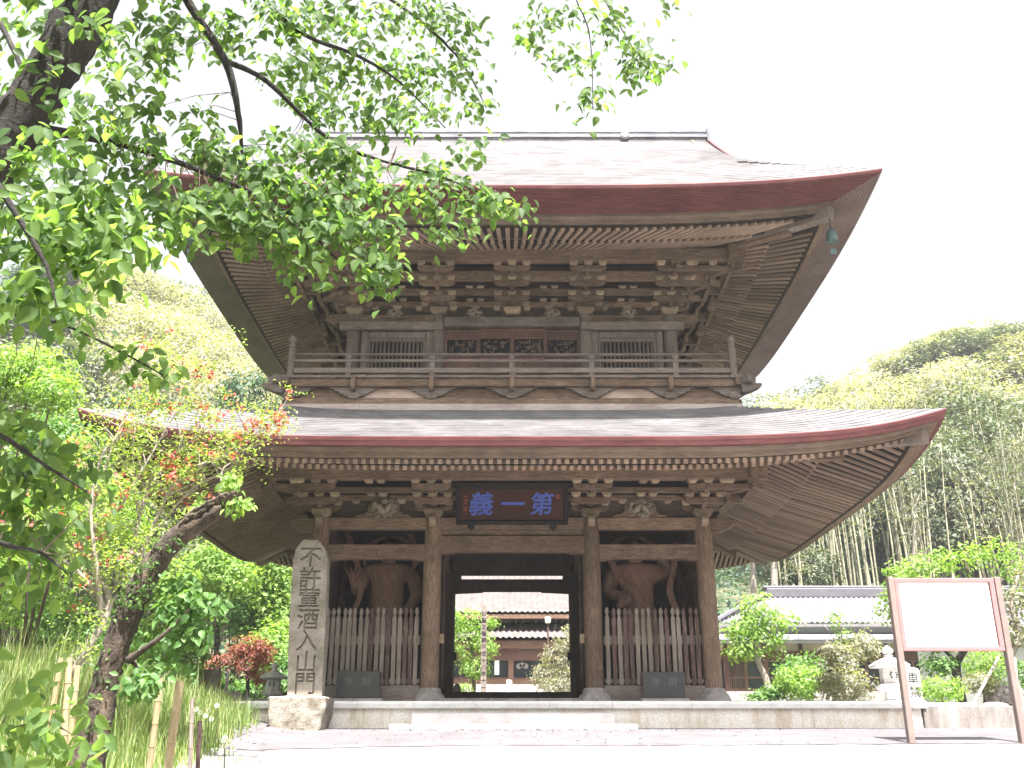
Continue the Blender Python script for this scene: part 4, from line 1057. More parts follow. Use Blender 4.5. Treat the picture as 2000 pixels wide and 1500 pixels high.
fence(2.02, 4.15, 16, 'picket fence with peeling dark red pickets by the right outer column', (1, 3, 4, 8, 10, 13, 14, 15))

# offering boxes of dark polished granite
def obox(x0, x1, z1, lab):
    o = thing('offering_box', lab, 'offering box', ((x0 + x1) / 2, 21.8, ZP), 'dark stone offering boxes before the fences')
    b = MB(); b.box(x0, x1, 21.6, 22.05, 2.65, z1); b.build('box_body', M['dgranite'], o, bevel=.012)
    b = MB(); b.box(x0 + .2, x1 - .2, 21.72, 21.78, z1, z1 + .004); b.build('coin_slot', M['black'], o)
    b = MB(); b.box(x0 - .06, x1 + .06, 21.55, 22.12, 2.57, 2.648); b.build('base_slab', M['base'], o, bevel=.01)
    return o
def atx(px, py, D): return at(px, py, D).x
o = obox(-3.66, -2.76, 3.2, 'dark granite offering box next to the stone pillar'); 
for ch, x in (('浄', -3.4), ('財', -3.03)): text_mesh(ch, .2, .002, M['engrave'], 'character', o, (x, 21.597, 2.98))
o = obox(2.72, 3.6, 3.18, 'dark granite offering box before the red stained pickets')
for ch, x in (('浄', 2.98), ('財', 3.35)): text_mesh(ch, .2, .002, M['engrave'], 'character', o, (x, 21.597, 2.98))

# inscribed stone pillar
sp = thing('stone_pillar', 'tall inscribed stone pillar on a rough block pedestal beside the gate', 'stone pillar', (-4.05, 20.4, 1.97))
b = MB(); n = 7
fr_ = [(-4.37, 2.6), (-3.7, 2.6), (-3.72, 4), (-3.76, 5.28), (-3.83, 5.52), (-3.98, 5.68), (-4.28, 5.69), (-4.42, 5.5), (-4.46, 5.25), (-4.44, 4)]
bk = [(-4.04 + (x + 4.04) * .93, z) for x, z in fr_]
m_ = len(fr_); b.add([(x, 20.3, z) for x, z in fr_] + [(x, 20.72, z) for x, z in bk], [tuple(range(m_)), tuple(range(2 * m_ - 1, m_ - 1, -1))] + [(i, i + m_, (i + 1) % m_ + m_, (i + 1) % m_) for i in range(m_)])
shaft = b.build('shaft', M['oldstone'], sp)
cut_objs = []
chars = '不許葷酒入山門'
for i, ch in enumerate(chars):
    z = 5.33 - i * .412; x = -4.1 + .01 * i
    t = text_mesh(ch, .455, .09, M['oldstone'], 'cut', sp, (x, 20.27, z), bold=.003, sx=1.0); cut_objs.append(t)
    bm = bmesh.new(); bm.from_mesh(t.data); bmesh.ops.remove_doubles(bm, verts=bm.verts, dist=1e-4); bmesh.ops.recalc_face_normals(bm, faces=bm.faces); bm.to_mesh(t.data); bm.free()
    rm = t.modifiers.new('r', 'REMESH'); rm.mode = 'VOXEL'; rm.voxel_size = .0065
    bpy.context.view_layer.update(); t.data = bpy.data.meshes.new_from_object(t.evaluated_get(bpy.context.evaluated_depsgraph_get())); t.modifiers.clear()
for t in cut_objs:                                               # carve one character at a time
    for solver in ('EXACT', 'FAST'):
        md = shaft.modifiers.new('c', 'BOOLEAN'); md.operation = 'DIFFERENCE'; md.solver = solver; md.object = t
        
        bpy.context.view_layer.update()
        me = bpy.data.meshes.new_from_object(shaft.evaluated_get(bpy.context.evaluated_depsgraph_get()))
        shaft.modifiers.remove(md)
        zs = [v.co.z for v in me.vertices]
        if zs and max(zs) - min(zs) > 3.0 and len(me.polygons) > len(shaft.data.polygons) + 8:
            shaft.data = me; break
    bpy.data.objects.remove(t)
b = MB(); v = [(-4.62, 19.98, 1.8), (-3.68, 19.98, 1.8), (-3.66, 20.9, 1.8), (-4.62, 20.9, 1.8), (-4.66, 19.95, 2.6), (-3.53, 19.95, 2.6), (-3.55, 20.95, 2.6), (-4.68, 20.95, 2.6)]
b.add(v, [(0, 3, 2, 1), (4, 5, 6, 7), (0, 1, 5, 4), (1, 2, 6, 5), (2, 3, 7, 6), (3, 0, 4, 7)])
pd = b.build('pedestal', M['pedestal'], sp, bevel=.03)
md = pd.modifiers.new('s', 'SUBSURF'); md.subdivision_type = 'SIMPLE'; md.levels = md.render_levels = 4
tx = bpy.data.textures.new('rough', 'CLOUDS'); tx.noise_scale = .3
md = pd.modifiers.new('d', 'DISPLACE'); md.texture = tx; md.strength = .06; md.texture_coords = 'OBJECT' if False else 'LOCAL'

# notice board
nb = thing('notice_board', 'large white notice board in a pink frame on two brown posts', 'notice board', (7.5, 17.5, ground(7.5, 17.5)))
YS = 17.5
b = MB(); b.box(6.72, 8.28, YS - .015, YS + .015, 3.27, 4.36); b.build('panel', M['boardwhite'], nb)
b = MB(); b.box(6.65, 8.38, YS - .04, YS + .04, 4.36, 4.43); b.box(6.65, 8.38, YS - .04, YS + .04, 3.2, 3.27); b.box(6.65, 6.72, YS - .04, YS + .04, 3.27, 4.36); b.box(8.3, 8.38, YS - .04, YS + .04, 3.27, 4.36)
b.build('frame', M['pinkframe'], nb, bevel=.006)
for x in (6.6, 8.45):
    b = MB(); b.box(x - .055, x + .045, YS - .05, YS + .09, ground(x, YS) - .1, 4.45); b.build('post', M['postbrown'], nb, bevel=.008)
b = MB(); r2 = random.Random(9)
for c in range(17):
    x = 8.08 - c * .078
    z = 4.24 - (0 if c else .06)
    while z > (3.4 if c not in (0, 16) else 3.8):
        s_ = .012 if c else .022
        for k in range(3):
            dx = r2.uniform(-s_, s_) * .5; dz = r2.uniform(-s_, s_) * .5
            if r2.random() < .5: b.box(x + dx - s_ * .6, x + dx + s_ * .6, YS - .0166, YS - .0158, z + dz, z + dz + .0045)
            else: b.box(x + dx, x + dx + .0045, YS - .0166, YS - .0158, z + dz - s_ * .6, z + dz + s_ * .6)
        z -= s_ * 2.6
        if r2.random() < .05: z -= .05
b.build('faded_writing', M['faint'], nb)

# stone lanterns
def lantern(x, y, z0, s, lab, n=6, tall=False):
    o = thing('stone_lantern', lab, 'stone lantern', (x, y, z0), 'stone lanterns of the garden')
    def lt(nm, prof, nn=n, rot=math.pi / 6):
        b = MB(); b.lathe((x, y, z0), [(r * s, z * s) for r, z in prof], nn, rot=rot); return b.build(nm, M['lantern'], o, bevel=.008)
    lt('foot', [(.4, 0), (.42, .12), (.3, .2)])
    lt('shaft', [(.24, .2), (.23, .42)] , 6)
    lt('platform', [(.24, .42), (.44, .52), (.46, .62), (.36, .64)])
    f = lt('fire_box', [(.3, .64), (.3, 1.08)])
    lt('roof', [(.3, 1.08), (.56, 1.1), (.58, 1.16), (.4, 1.27), (.18, 1.36), (.12, 1.38)])
    b = MB(); b.lathe((x, y, z0), [(r * s, z * s) for r, z in [(.1, 1.38), (.14, 1.42), (.1, 1.46), (.16, 1.53), (.15, 1.6), (.06, 1.68), (.01, 1.72)]], 14); b.build('finial', M['lantern'], o, smooth='auto')
    b = MB()
    for k in range(8):
        a = k * math.pi / 4; b.box(x + s * .09 * math.cos(a) - .016, x + s * .09 * math.cos(a) + .016, y - s * .3 * .866 - .012, y - s * .3 * .866, z0 + s * .88 + s * .09 * math.sin(a) - .016, z0 + s * .88 + s * .09 * math.sin(a) + .016)
    b.box(x - .02, x + .02, y - s * .3 * .866 - .012, y - s * .3 * .866, z0 + s * .88 - .02, z0 + s * .88 + .02); b.build('fire_window', M['black'], f)
    return o
lantern(9.05, 24.8, 2.6, .84, 'pale hexagonal stone lantern behind the left post of the notice board')
lantern(-5.8, 25.3, 2.62, .62, 'small stone lantern with onion finial beside the red maple')
# no vehicles post
vp = thing('stone_post', 'low pale stone post inscribed with two characters beside the hexagonal lantern', 'stone post', (9.0, 22.6, 2.5))
v1 = at(1782, 1330, 22.6).x
b = MB(); b.prism([(v1 - .15, 2.5), (v1 + .19, 2.5), (v1 + .19, 3.28), (v1 + .14, 3.33), (v1 - .1, 3.38), (v1 - .15, 3.33)], 22.6, 22.8); b.build('shaft', M['lantern'], vp, bevel=.012)
for ch, z in (('車', 3.13), ('禁', 2.84)): text_mesh(ch, .26, .003, M['ink'], 'character', vp, (v1 + .02, 22.597, z))
# plinth under lantern and post
b = MB(); b.box(8.33, 9.9, 22.3, 25.4, 2.4, 2.6); pt = b.build('stone_plinth', M['granite'], None, bevel=.015); tag(pt, 'low pale stone plinth under the lantern at the podium end', 'plinth')
# wooden notice box, left
wb = thing('notice_box', 'weathered wooden notice box left of the red maple', 'notice box', (-7.1, 24.2, 2.6))
b = MB(); b.box(-7.3, -6.8, 24.0, 24.3, 2.5, 3.42); b.build('box_body', M['picket'], wb, bevel=.01)
b = MB(); b.box(-7.02, -7.0, 23.985, 24.0, 2.95, 3.05); b.box(-6.96, -6.94, 23.985, 24.0, 2.95, 3.05); b.build('ink_strokes', M['ink'], wb)

# memorial post, stake and lamp seen through the passage
mp = thing('memorial_post', 'tall slim white wooden memorial post with ink writing seen through the passage', 'wooden post', (-.86, 37, ground(0, 37)))
x0 = at(945, 1260, 37).x; zt = at(945, 1182, 37).z; w = .1
b = MB(); b.prism([(x0 - w, 2.9), (x0 + w, 2.9), (x0 + w * .95, zt - .1), (x0, zt), (x0 - w * .95, zt - .1)], 37, 37.15); b.build('post', M['picket'], mp)
for i, ch in enumerate('妙聖之智観平成十八年十一月五日'): text_mesh(ch, .19, .002, M['ink'], 'character', mp, (x0, 36.995, zt - .3 - i * .235))
v = at(994, 1328, 38)
b = MB(); b.box(v.x - .09, v.x + .09, 38, 38.1, 2.9, v.z); st = b.build('marker_stake', M['plaster'], None, bevel=.01); tag(st, 'short white marker stake before the main hall steps', 'stake')
v = at(1070, 1212, 39)
lp = thing('lamp_post', 'garden lamp with white box shade on a thin pole in the temple yard', 'lamp', (v.x, 39, ground(1, 39)))
b = MB(); b.tube([(v.x, 39, ground(1, 39) - .1), (v.x, 39, v.z - .1)], .035, 8); b.build('pole', M['twig'], lp)
b = MB(); b.taper(v.x, 39, v.z - .1, v.z + .12, .2, .2, .25, .25); b.build('lamp_shade', M['lampglass'], lp, bevel=.03)

# ------------------------------------------------------------------ tiled roofs and buildings behind
def tiled(name, x0, x1, ya, za, yb, zb, pitch, rows, mat, parent, hipl=0, hipr=0, sag=.04):
    """pantile slope from eave (ya,za) up to (yb,zb)"""
    nx = int((x1 - x0) / pitch) * 6; V = []; F = []
    nyy = rows * 2
    for j in range(rows):
        for e in (0, 1):
            t = (j + e) / rows
            for i in range(nx + 1):
                u = i / nx; xa = x0 + hipl * t; xb_ = x1 - hipr * t
                x = x0 + (x1 - x0) * u; ph = (x - x0) / pitch * 2 * math.pi
                x = min(max(x, xa), xb_)
                y = ya + (yb - ya) * t; z = za + (zb - za) * t - sag * math.sin(math.pi * t) * 2
                V.append((x, y, z + .035 * math.cos(ph) + (.03 if e == 0 else 0)))
    w = nx + 1
    for j in range(2 * rows - 1):
        for i in range(nx): F.append((j * w + i, j * w + i + 1, (j + 1) * w + i + 1, (j + 1) * w + i))
    o = mesh_np(name, np.array(V), np.array(F), mat, parent, smooth=False)
    return o
# main hall
mh = thing('main_hall', 'wooden temple hall with red tiled double roof framed in the gate passage', 'temple hall', (0, 50, 4.3))
def zat(py, D): return at(1000, py, D).z
zr = zat(1196, 48.5)
tiled('upper_roof', -9.5, 9.5, 48.5, zr, 56, zr + 5.0, .27, 22, M['tile_red'], mh)
b = MB(); b.box(-9.5, 9.5, 56, 56.6, zr + 4.8, zr + 5.5); b.build('ridge', M['tile_red'], mh)
b = MB(); b.box(-9.4, 9.4, 48.55, 50, zr - .28, zr - .08); b.build('eave_board', M['orangewood'], mh)
for i in range(60):
    b = MB(); b.box(-9.3 + i * .315, -9.2 + i * .315, 48.7, 50.5, zr - .42, zr - .29); b.build('rafter_tail', M['darkwood'], mh)
z2 = zat(1246, 47.2)
tiled('lower_roof', -8.5, 8.5, 47.2, z2, 50.2, z2 + 1.0, .27, 8, M['tile_red'], mh)
b = MB(); b.box(-8.2, 8.2, 50.2, 50.4, z2 + .6, zr - .1); b.build('clerestory_wall', M['darkwood'], mh)
for i in range(22):
    b = MB(); b.lathe((-8.2 + i * .78, 50.1, z2 + 1.05), [(.1, 0), (.14, .1), (.05, .2)], 8); b.build('ridge_tile', M['tile_grey'], mh)
zf = zat(1350, 48.5)
b = MB(); b.box(-8, 8, 47.5, 47.9, z2 - .4, z2 - .08); b.build('eave_board', M['orangewood'], mh)
b = MB(); b.box(-8, 8, 48.0, 48.2, zat(1268, 48), zat(1253, 48)); b.build('plaster_band', M['cream'], mh)
b = MB(); b.box(-8, 8, 47.9, 48.15, zat(1290, 48), zat(1270, 48)); b.build('lintel', M['redwood'], mh)
b = MB(); b.box(-8, 8, 47.95, 48.1, zat(1281, 48), zat(1274, 48)); 
for cx in (-2.0, -.1, 1.8): b.prism([(cx - .5, zat(1270, 48)), (cx + .5, zat(1270, 48)), (cx + .3, zat(1266, 48)), (cx + .12, zat(1259, 48)), (cx - .12, zat(1259, 48)), (cx - .3, zat(1266, 48))], 47.9, 47.98)
b.build('carved_beam', M['redwood'], mh)
doorx = [-6.2, -4.3, -3.0, -1.75, -.05, 1.65, 3.4, 5.1, 6.8]
for x in doorx:
    b = MB(); b.box(x - .12, x + .12, 47.95, 48.2, zf + .2, z2 - .3); b.build('pillar', M['orangewood'], mh)
for a, c in zip(doorx, doorx[1:]):
    b = MB(); b.box(a + .12, c - .12, 48.05, 48.1, zat(1324, 48), zat(1290, 48)); dr = b.build('glass_door', M['glass'], mh)
    b = MB(); b.box(a + .12, c - .12, 48.02, 48.1, zat(1340, 48), zat(1325, 48)); b.build('kick_board', M['orangewood'], mh)
    b = MB(); b.box(a + .12, c - .12, 48.0, 48.1, zat(1326.5, 48), zat(1323.5, 48)); b.build('door_rail', M['redwood'], mh)
    b = MB(); b.box((a + c) / 2 - .03, (a + c) / 2 + .03, 48.0, 48.04, zat(1324, 48), zat(1290, 48)) if a < -2 else None
    if a < -2: b.build('door_stile', M['redwood'], mh)
xe = at(1020, 1305, 48).x; ze = at(1020, 1305, 48).z
b = MB()
for k in range(3):
    a = math.pi / 2 + (k - 1) * .85; b.lathe((0, 0, 0), [(.001, 0), (.13, 0), (.13, .02), (.001, .02)], 10)
    m_ = len(b.v) // (k + 1); 
    for i in range(k * m_, (k + 1) * m_):
        x, y, z = b.v[i]; b.v[i] = (xe + .2 * math.cos(a) + x, 48.03 - z, ze + .14 * math.sin(a) + y)
b.build('door_crest', M['metal'], mh)
v = at(970, 1294, 47.95); b = MB(); b.box(v.x - .1, v.x + .12, 47.93, 47.95, v.z - .55, v.z + .25); b.build('paper_notice', M['plaster'], mh)
b = MB(); b.box(-8, 8, 47.6, 48.4, 4.0, zf + .25); b.build('stone_footing', M['base'], mh)
for k in range(4):
    b = MB(); b.box(-.75 + .0, .55, 46.4 + k * .3, 47.6, 3.9, zf - .35 + k * .17); b.build('step', M['base'], mh)
b = MB(); b.box(-8.2, 8.2, 50.4, 60, 4.2, zr + .5); b.build('hall_body', M['darkwood'], mh)

# priests' house, right
hs = thing('priests_house', 'long low house with grey tiled roof and wooden sliding doors right of the gate', 'house', (14, 48, 4.1))
def hx(px, D): return at(px, 1250, D).x
XL = 8.2; XR = 26
ze_ = zat(1217, 45); zr_ = zat(1166, 50)
tiled('main_roof', XL + .8, XR, 45, ze_, 50, zr_, .25, 16, M['tile_grey'], hs, hipl=3.6)
b = MB(); n = 14
b.box(XL + 4.4, XR, 49.85, 50.25, zr_ - .05, zr_ + .42); b.build('ridge', M['tile_grey'], hs, bevel=.05)
b = MB(); b.tube([(XL + 4.3, 50.05, zr_ + .47), (XR, 50.05, zr_ + .47)], .1, 8); b.build('ridge_cap', M['tile_grey'], hs)
b = MB(); b.tube([(XL + .8, 45, ze_ + .1), (XL + 2.4, 47.3, (ze_ + zr_) / 2 + .05), (XL + 4.4, 50, zr_ + .15)], .13, 8); b.build('hip_ridge', M['tile_grey'], hs)
b = MB(); b.box(XL + .9, XR, 44.95, 45.1, ze_ - .16, ze_ - .04); b.build('gutter', M['metal'], hs)
b = MB(); b.box(XL + 1.2, XR, 45.6, 45.8, zat(1239, 45.6), ze_ - .1); b.build('plaster_band', M['plaster'], hs)
b = MB(); zz = zat(1247, 44); b.add([(XL + .2, 43.9, zz), (XR, 43.9, zz), (XR, 45.7, zz + .45), (XL + .8, 45.7, zz + .45)] + [(XL + .2, 43.9, zz - .07), (XR, 43.9, zz - .07), (XR, 45.7, zz + .38), (XL + .8, 45.7, zz + .38)], [(0, 1, 2, 3), (7, 6, 5, 4), (0, 4, 5, 1), (3, 2, 6, 7), (0, 3, 7, 4)]); b.build('lower_roof', M['ridge'], hs)
b = MB(); b.box(XL + .4, XR, 43.95, 44.1, zz - .2, zz - .08); b.build('gutter', M['metal'], hs)
ztop = zz - .1; zb = 4.0
b = MB(); b.box(XL + .8, XR, 45.3, 45.5, zb, ztop + .4); b.build('back_wall', M['darkwood'], hs)
b = MB(); b.box(XL + .8, XR, 44.9, 45.05, zat(1288, 45), zat(1272, 45)); b.build('lintel', M['orangewood'], hs)
b = MB(); b.box(XL + .8, XR, 44.95, 45.0, zat(1272, 45), ztop + .3); b.build('wall_panel', M['cream'], hs)
posts = [9.3, 11.0, 12.6, 14.4, 16.4, 18.5, 20.6, 22.8, 25]
for x in posts:
    b = MB(); b.box(x - .08, x + .08, 44.85, 45.1, zb, ztop + .3); b.build('pillar', M['redwood'], hs)
for a, c in zip(posts, posts[1:]):
    m2 = (a + c) / 2
    for u0, u1 in ((a + .08, m2), (m2, c - .08)):
        d = MB(); z1 = zat(1289, 45); e = .06
        d.box(u0, u0 + e, 44.93, 44.99, zb + .15, z1); d.box(u1 - e, u1, 44.93, 44.99, zb + .15, z1); d.box(u0 + e, u1 - e, 44.93, 44.99, zb + .15, zb + .3); d.box(u0 + e, u1 - e, 44.93, 44.99, z1 - .08, z1); d.box(u0 + e, u1 - e, 44.94, 44.98, zb + .72, zb + .79)
        dr = d.build('sliding_door', M['orangewood'], hs)
        if u0 < 9.9:
            for k in range(7):
                xx_ = u0 + e + (u1 - u0 - 2 * e) * (k + .5) / 7
                q = MB(); q.box(xx_ - .02, xx_ + .02, 44.945, 44.975, zb + .3, z1 - .08); q.build('door_bar', M['redwood'], dr)
        q = MB(); q.box(u0 + e, u1 - e, 44.985, 44.99, zb + .3, z1 - .08); q.build('pane', M['glass'], dr)
b = MB(); b.box(XL + .6, XR, 44.2, 45.2, 3.6, zb + .14); b.build('stone_footing', M['base'], hs)
# second house glimpsed behind the trees, far right
h2 = thing('tiled_outbuilding', 'small grey tiled roof glimpsed through leaves right of the notice board', 'outbuilding', (17, 34, 3))
v = at(1955, 1195, 34)
tiled('roof', v.x - 2.2, v.x + 6, 34, v.z - .5, 37, v.z + 1.1, .25, 10, M['tile_grey'], h2)
b = MB(); b.box(v.x - 1.8, v.x + 6, 35, 37, 2.8, v.z - .3); b.build('wall', M['plaster'], h2)
# ------------------------------------------------------------------ plants
def bark_tube(name, pts, mat, parent, n=10, wob=.03, sub=5, smooth=True):
    """pts (x,y,z,r) smoothed; bark surface made uneven"""
    c = path(pts, sub); b = MB()
    b.tube([q[:3] for q in c], [q[3] for q in c], n)
    b.v = [tuple(np.array(v) + nr.normal(0, wob * .25, 3)) for v in b.v] if wob else b.v
    return b.build(name, mat, parent, smooth=smooth)
def A(px, py, D, r=None):
    v = at(px, py, D); return (v.x, v.y, v.z) if r is None else (v.x, v.y, v.z, r)
def blob(px, py, rx, ry, D, w=1, dy=None):
    v = at(px, py, D); k = D * 1.04 / 1950
    return (v.x, v.y, v.z, rx * k, dy if dy else (rx + ry) / 2 * k, ry * k, w)

# --- generic trees: prototypes, then copies -----------------------------
def proto_tree(name, blobs, trunk, limbs, mat, bark, k, m, spread, size, ratio=.5, droop=0):
    t = bpy.data.objects.new(name, None); COL.objects.link(t); ORG[t.name] = Vector((0, 0, 0))
    b = MB(); c = path(trunk, 4); b.tube([q[:3] for q in c], [q[3] for q in c], 8)
    for l in limbs:
        c = path(l, 3); b.tube([q[:3] for q in c], [q[3] for q in c], 6)
    b.build('trunk', bark, t, smooth=True)
    foliage('crown', blobs, k, m, spread, size, mat, t, ratio, droop=droop, shell=.72, jit=.3)
    return t
def rblobs(seed, n, h0, h1, r, br, flat=.7):
    r2 = random.Random(seed); out = []
    for i in range(n):
        z = h0 + (h1 - h0) * (i + .5) / n; e = math.sin(math.pi * min(1, max(.12, (z - h0) / (h1 - h0)))) ** .6
        a = i * 2.4 + r2.random(); q = r * e * r2.uniform(.3, .8)
        s = br * r2.uniform(.75, 1.25)
        out.append((q * math.cos(a), q * math.sin(a), z, s, s, s * flat, r2.uniform(.7, 1.3)))
    return out
def limbs_for(blobs, z0, r):
    return [[(0, 0, z0, r), (b[0] * .45, b[1] * .45, z0 + (b[2] - z0) * .6, r * .6), (b[0], b[1], b[2], r * .25)] for b in blobs[::2]]
def mk(name, seed, n, h0, h1, r, br, mat, k, m, sp, size, trunk_r=.22, bark='bark', flat=.7, ratio=.5, droop=0):
    bl_ = rblobs(seed, n, h0, h1, r, br, flat)
    return proto_tree(name, bl_, [(0, 0, -.5, trunk_r * 1.3), (.1, 0, h0 * .5, trunk_r), (0, .1, h0, trunk_r * .8), (0, 0, h1 * .8, trunk_r * .3)], limbs_for(bl_, h0 * .8, trunk_r * .5), M[mat], M[bark], k, m, sp, size, ratio, droop)
used_p = {}
def put(proto, label, cat, x, y, s, sz=None, rz=None, group=None, z=None):
    if proto.name in used_p: o = copy_tree(proto)
    else: o = proto; used_p[proto.name] = 1
    o.location = (x, y, (ground(x, y) if z is None else z)); o.scale = (s, s, sz or s); o.rotation_euler = (0, 0, rng.uniform(0, 6.28) if rz is None else rz)
    tag(o, label, cat, group); return o

# far hillside woods (unit heights about 12 m)
E1 = mk('evergreen_tree', 21, 13, 5, 12, 3.4, 1.9, 'forest', 44, 13, .36, .36)
E2 = mk('evergreen_tree', 22, 11, 5, 11, 3.8, 2.1, 'olive', 44, 13, .36, .36)
E3 = mk('conifer_tree', 23, 14, 3, 13, 2.6, 1.5, 'deep', 36, 12, .4, .34)
E4 = mk('bamboo_crown_cluster', 24, 12, 4.5, 12, 3.2, 1.8, 'pale', 40, 14, .5, .34, .05, 'culm', flat=.95, ratio=.3, droop=.5)
E5 = mk('spreading_tree', 25, 12, 6, 11, 5.5, 1.9, 'forest', 44, 12, .4, .32, .4, 'twig', flat=.55)
protos = {'f': E1, 'o': E2, 'd': E3, 'p': E4, 's': E5}
labs = {'f': ('broad evergreen tree in the wooded hillside', 'tree'), 'o': ('olive and cream tinted flowering tree in the wooded hillside', 'tree'),
        'd': ('dark conifer standing in the wooded hillside', 'tree'), 'p': ('pale feathery bamboo clump on the hillside', 'bamboo'), 's': ('wide spreading tree in the wooded hillside', 'tree')}
def hill_tree(kind, px, py, D, s):
    """top of the crown at px,py"""
    v = at(px, py, D); g = ground(v.x, D); side = 'left' if v.x < 0 else 'right'
    H = {'f': 13.3, 'o': 12.5, 'd': 14, 'p': 13.4, 's': 12}[kind]
    sz = (v.z - g) / H
    if sz < .45: sz = .45
    z = v.z - H * sz
    lab, cat = labs[kind]
    w_ = 'on the skyline of' if D >= 95 else 'half way up' if D >= 78 else 'low on the slope of'
    put(protos[kind], lab.replace('standing in the wooded hillside', 'in the wooded hillside').replace('in the wooded hillside', w_ + f' the {side} hillside').replace('on the hillside', w_ + f' the {side} hillside'), cat, v.x, D, s, sz, group=f"{lab.split(' ')[0]} {cat}s {w_} the {side} hillside", z=min(z, g))
# right skyline and slope
for kind, px, py, D, s in [('f', 1480, 775, 96, 1.3), ('p', 1540, 765, 92, 1.3), ('f', 1600, 742, 98, 1.2), ('o', 1650, 738, 94, 1.2), ('p', 1690, 725, 90, 1.3), ('o', 1735, 690, 100, 1.0), ('d', 1728, 700, 104, .8), ('o', 1790, 672, 102, 1.2),
                           ('f', 1805, 668, 98, 1), ('o', 1850, 650, 104, 1.1), ('f', 1880, 645, 98, 1.1), ('o', 1920, 640, 104, 1.2), ('f', 1965, 638, 100, 1.2), ('o', 2010, 650, 96, 1.3), ('f', 2060, 640, 98, 1.3),
                           ('p', 1500, 800, 84, 1.4), ('p', 1570, 790, 80, 1.4), ('p', 1640, 770, 82, 1.5), ('p', 1700, 760, 80, 1.4), ('p', 1760, 735, 84, 1.4), ('p', 1820, 715, 86, 1.3), ('o', 1880, 700, 88, 1.2), ('p', 1850, 700, 82, 1.3), ('f', 1940, 690, 86, 1.2), ('o', 1985, 690, 84, 1.2),
                           ('p', 1900, 740, 76, 1.3), ('o', 1960, 750, 74, 1.1), ('p', 2010, 760, 72, 1.2), ('s', 1870, 752, 66, 1.15), ('f', 1845, 840, 60, .75), ('f', 1990, 790, 68, 1), ('p', 1940, 820, 66, .9), ('o', 2030, 800, 66, 1), ('p', 1990, 850, 62, .8),
                           ('d', 1530, 880, 78, 1), ('d', 1600, 870, 80, 1), ('d', 1680, 860, 80, 1), ('d', 1750, 850, 78, 1), ('d', 1700, 940, 72, .9), ('f', 1780, 900, 68, .8), ('d', 1620, 960, 70, .9), ('d', 1560, 1000, 68, .9), ('d', 1830, 900, 74, 1), ('d', 1900, 880, 76, 1), ('d', 1970, 900, 74, 1), ('d', 2040, 900, 72, 1),
                           ('d', 1750, 980, 76, .9), ('d', 1820, 960, 78, 1), ('d', 1890, 960, 80, 1), ('d', 1950, 980, 78, 1), ('f', 1530, 1040, 58, .5), ('f', 1585, 1060, 57, .45)]:
    hill_tree(kind, px, py, D, s)
# left hillside
for kind, px, py, D, s in [('d', 60, 520, 96, 1.2), ('f', 130, 505, 100, 1.3), ('f', 200, 500, 98, 1.2), ('p', 250, 515, 92, 1.4), ('f', 285, 535, 96, 1.2), ('p', 330, 550, 92, 1.3), ('f', 372, 560, 96, 1), ('p', 400, 585, 90, 1.3), ('p', 440, 605, 92, 1.2), ('p', 480, 640, 90, 1.2), ('p', 515, 680, 90, 1.1), ('f', 545, 715, 92, 1), ('p', 565, 750, 90, 1),
                           ('d', 20, 560, 84, 1.2), ('f', 80, 580, 80, 1.3), ('d', 140, 600, 82, 1.2), ('f', 190, 580, 84, 1.2), ('p', 240, 575, 80, 1.4), ('p', 290, 590, 78, 1.4), ('p', 340, 610, 80, 1.4), ('p', 385, 635, 78, 1.3), ('p', 430, 660, 78, 1.3), ('p', 465, 700, 76, 1.1),
                           ('f', 40, 660, 66, 1), ('f', 110, 660, 68, 1), ('d', 170, 660, 70, 1), ('f', 210, 670, 66, .9), ('p', 260, 660, 66, 1.1), ('p', 315, 680, 66, 1.1), ('p', 360, 700, 66, 1), ('p', 410, 720, 66, 1), ('d', 482, 702, 62, .95), ('f', 530, 770, 62, .7), ('d', 250, 740, 60, .8), ('d', 300, 745, 58, .8), ('f', 360, 790, 56, .8), ('d', 420, 780, 58, .8),
                           ('f', 60, 760, 56, .9), ('f', 140, 760, 54, .9), ('f', 200, 800, 50, .8), ('f', 280, 860, 46, .7), ('f', 450, 980, 46, .6), ('o', 520, 1030, 50, .6), ('f', 560, 1060, 52, .6), ('f', -40, 700, 54, 1), ('f', 0, 820, 48, .8)]:
    hill_tree(kind, px, py, D, s)
# undergrowth between the trees, coloured dark to paint shade into the crown gaps
Pn = []
for i in range(1700):
    sx = rng.choice((-1, 1)); y = rng.uniform(52, 106); x = sx * rng.uniform(.12, .62) * y
    Pn.append((x, y, ground(x, y) + rng.uniform(0, 1.0)))
Pn = np.array(Pn); Pn = np.repeat(Pn, 22, 0) + nr.normal(0, 1, (len(Pn) * 22, 3)) * np.array([1.1, 1.1, .55])
V, F = leaf_arrays(Pn, np.tile([0, -.3, .8], (len(Pn), 1)), .42, .6)
mesh_np('hillside_undergrowth', V, F, M['deep'], None, 'stuff')
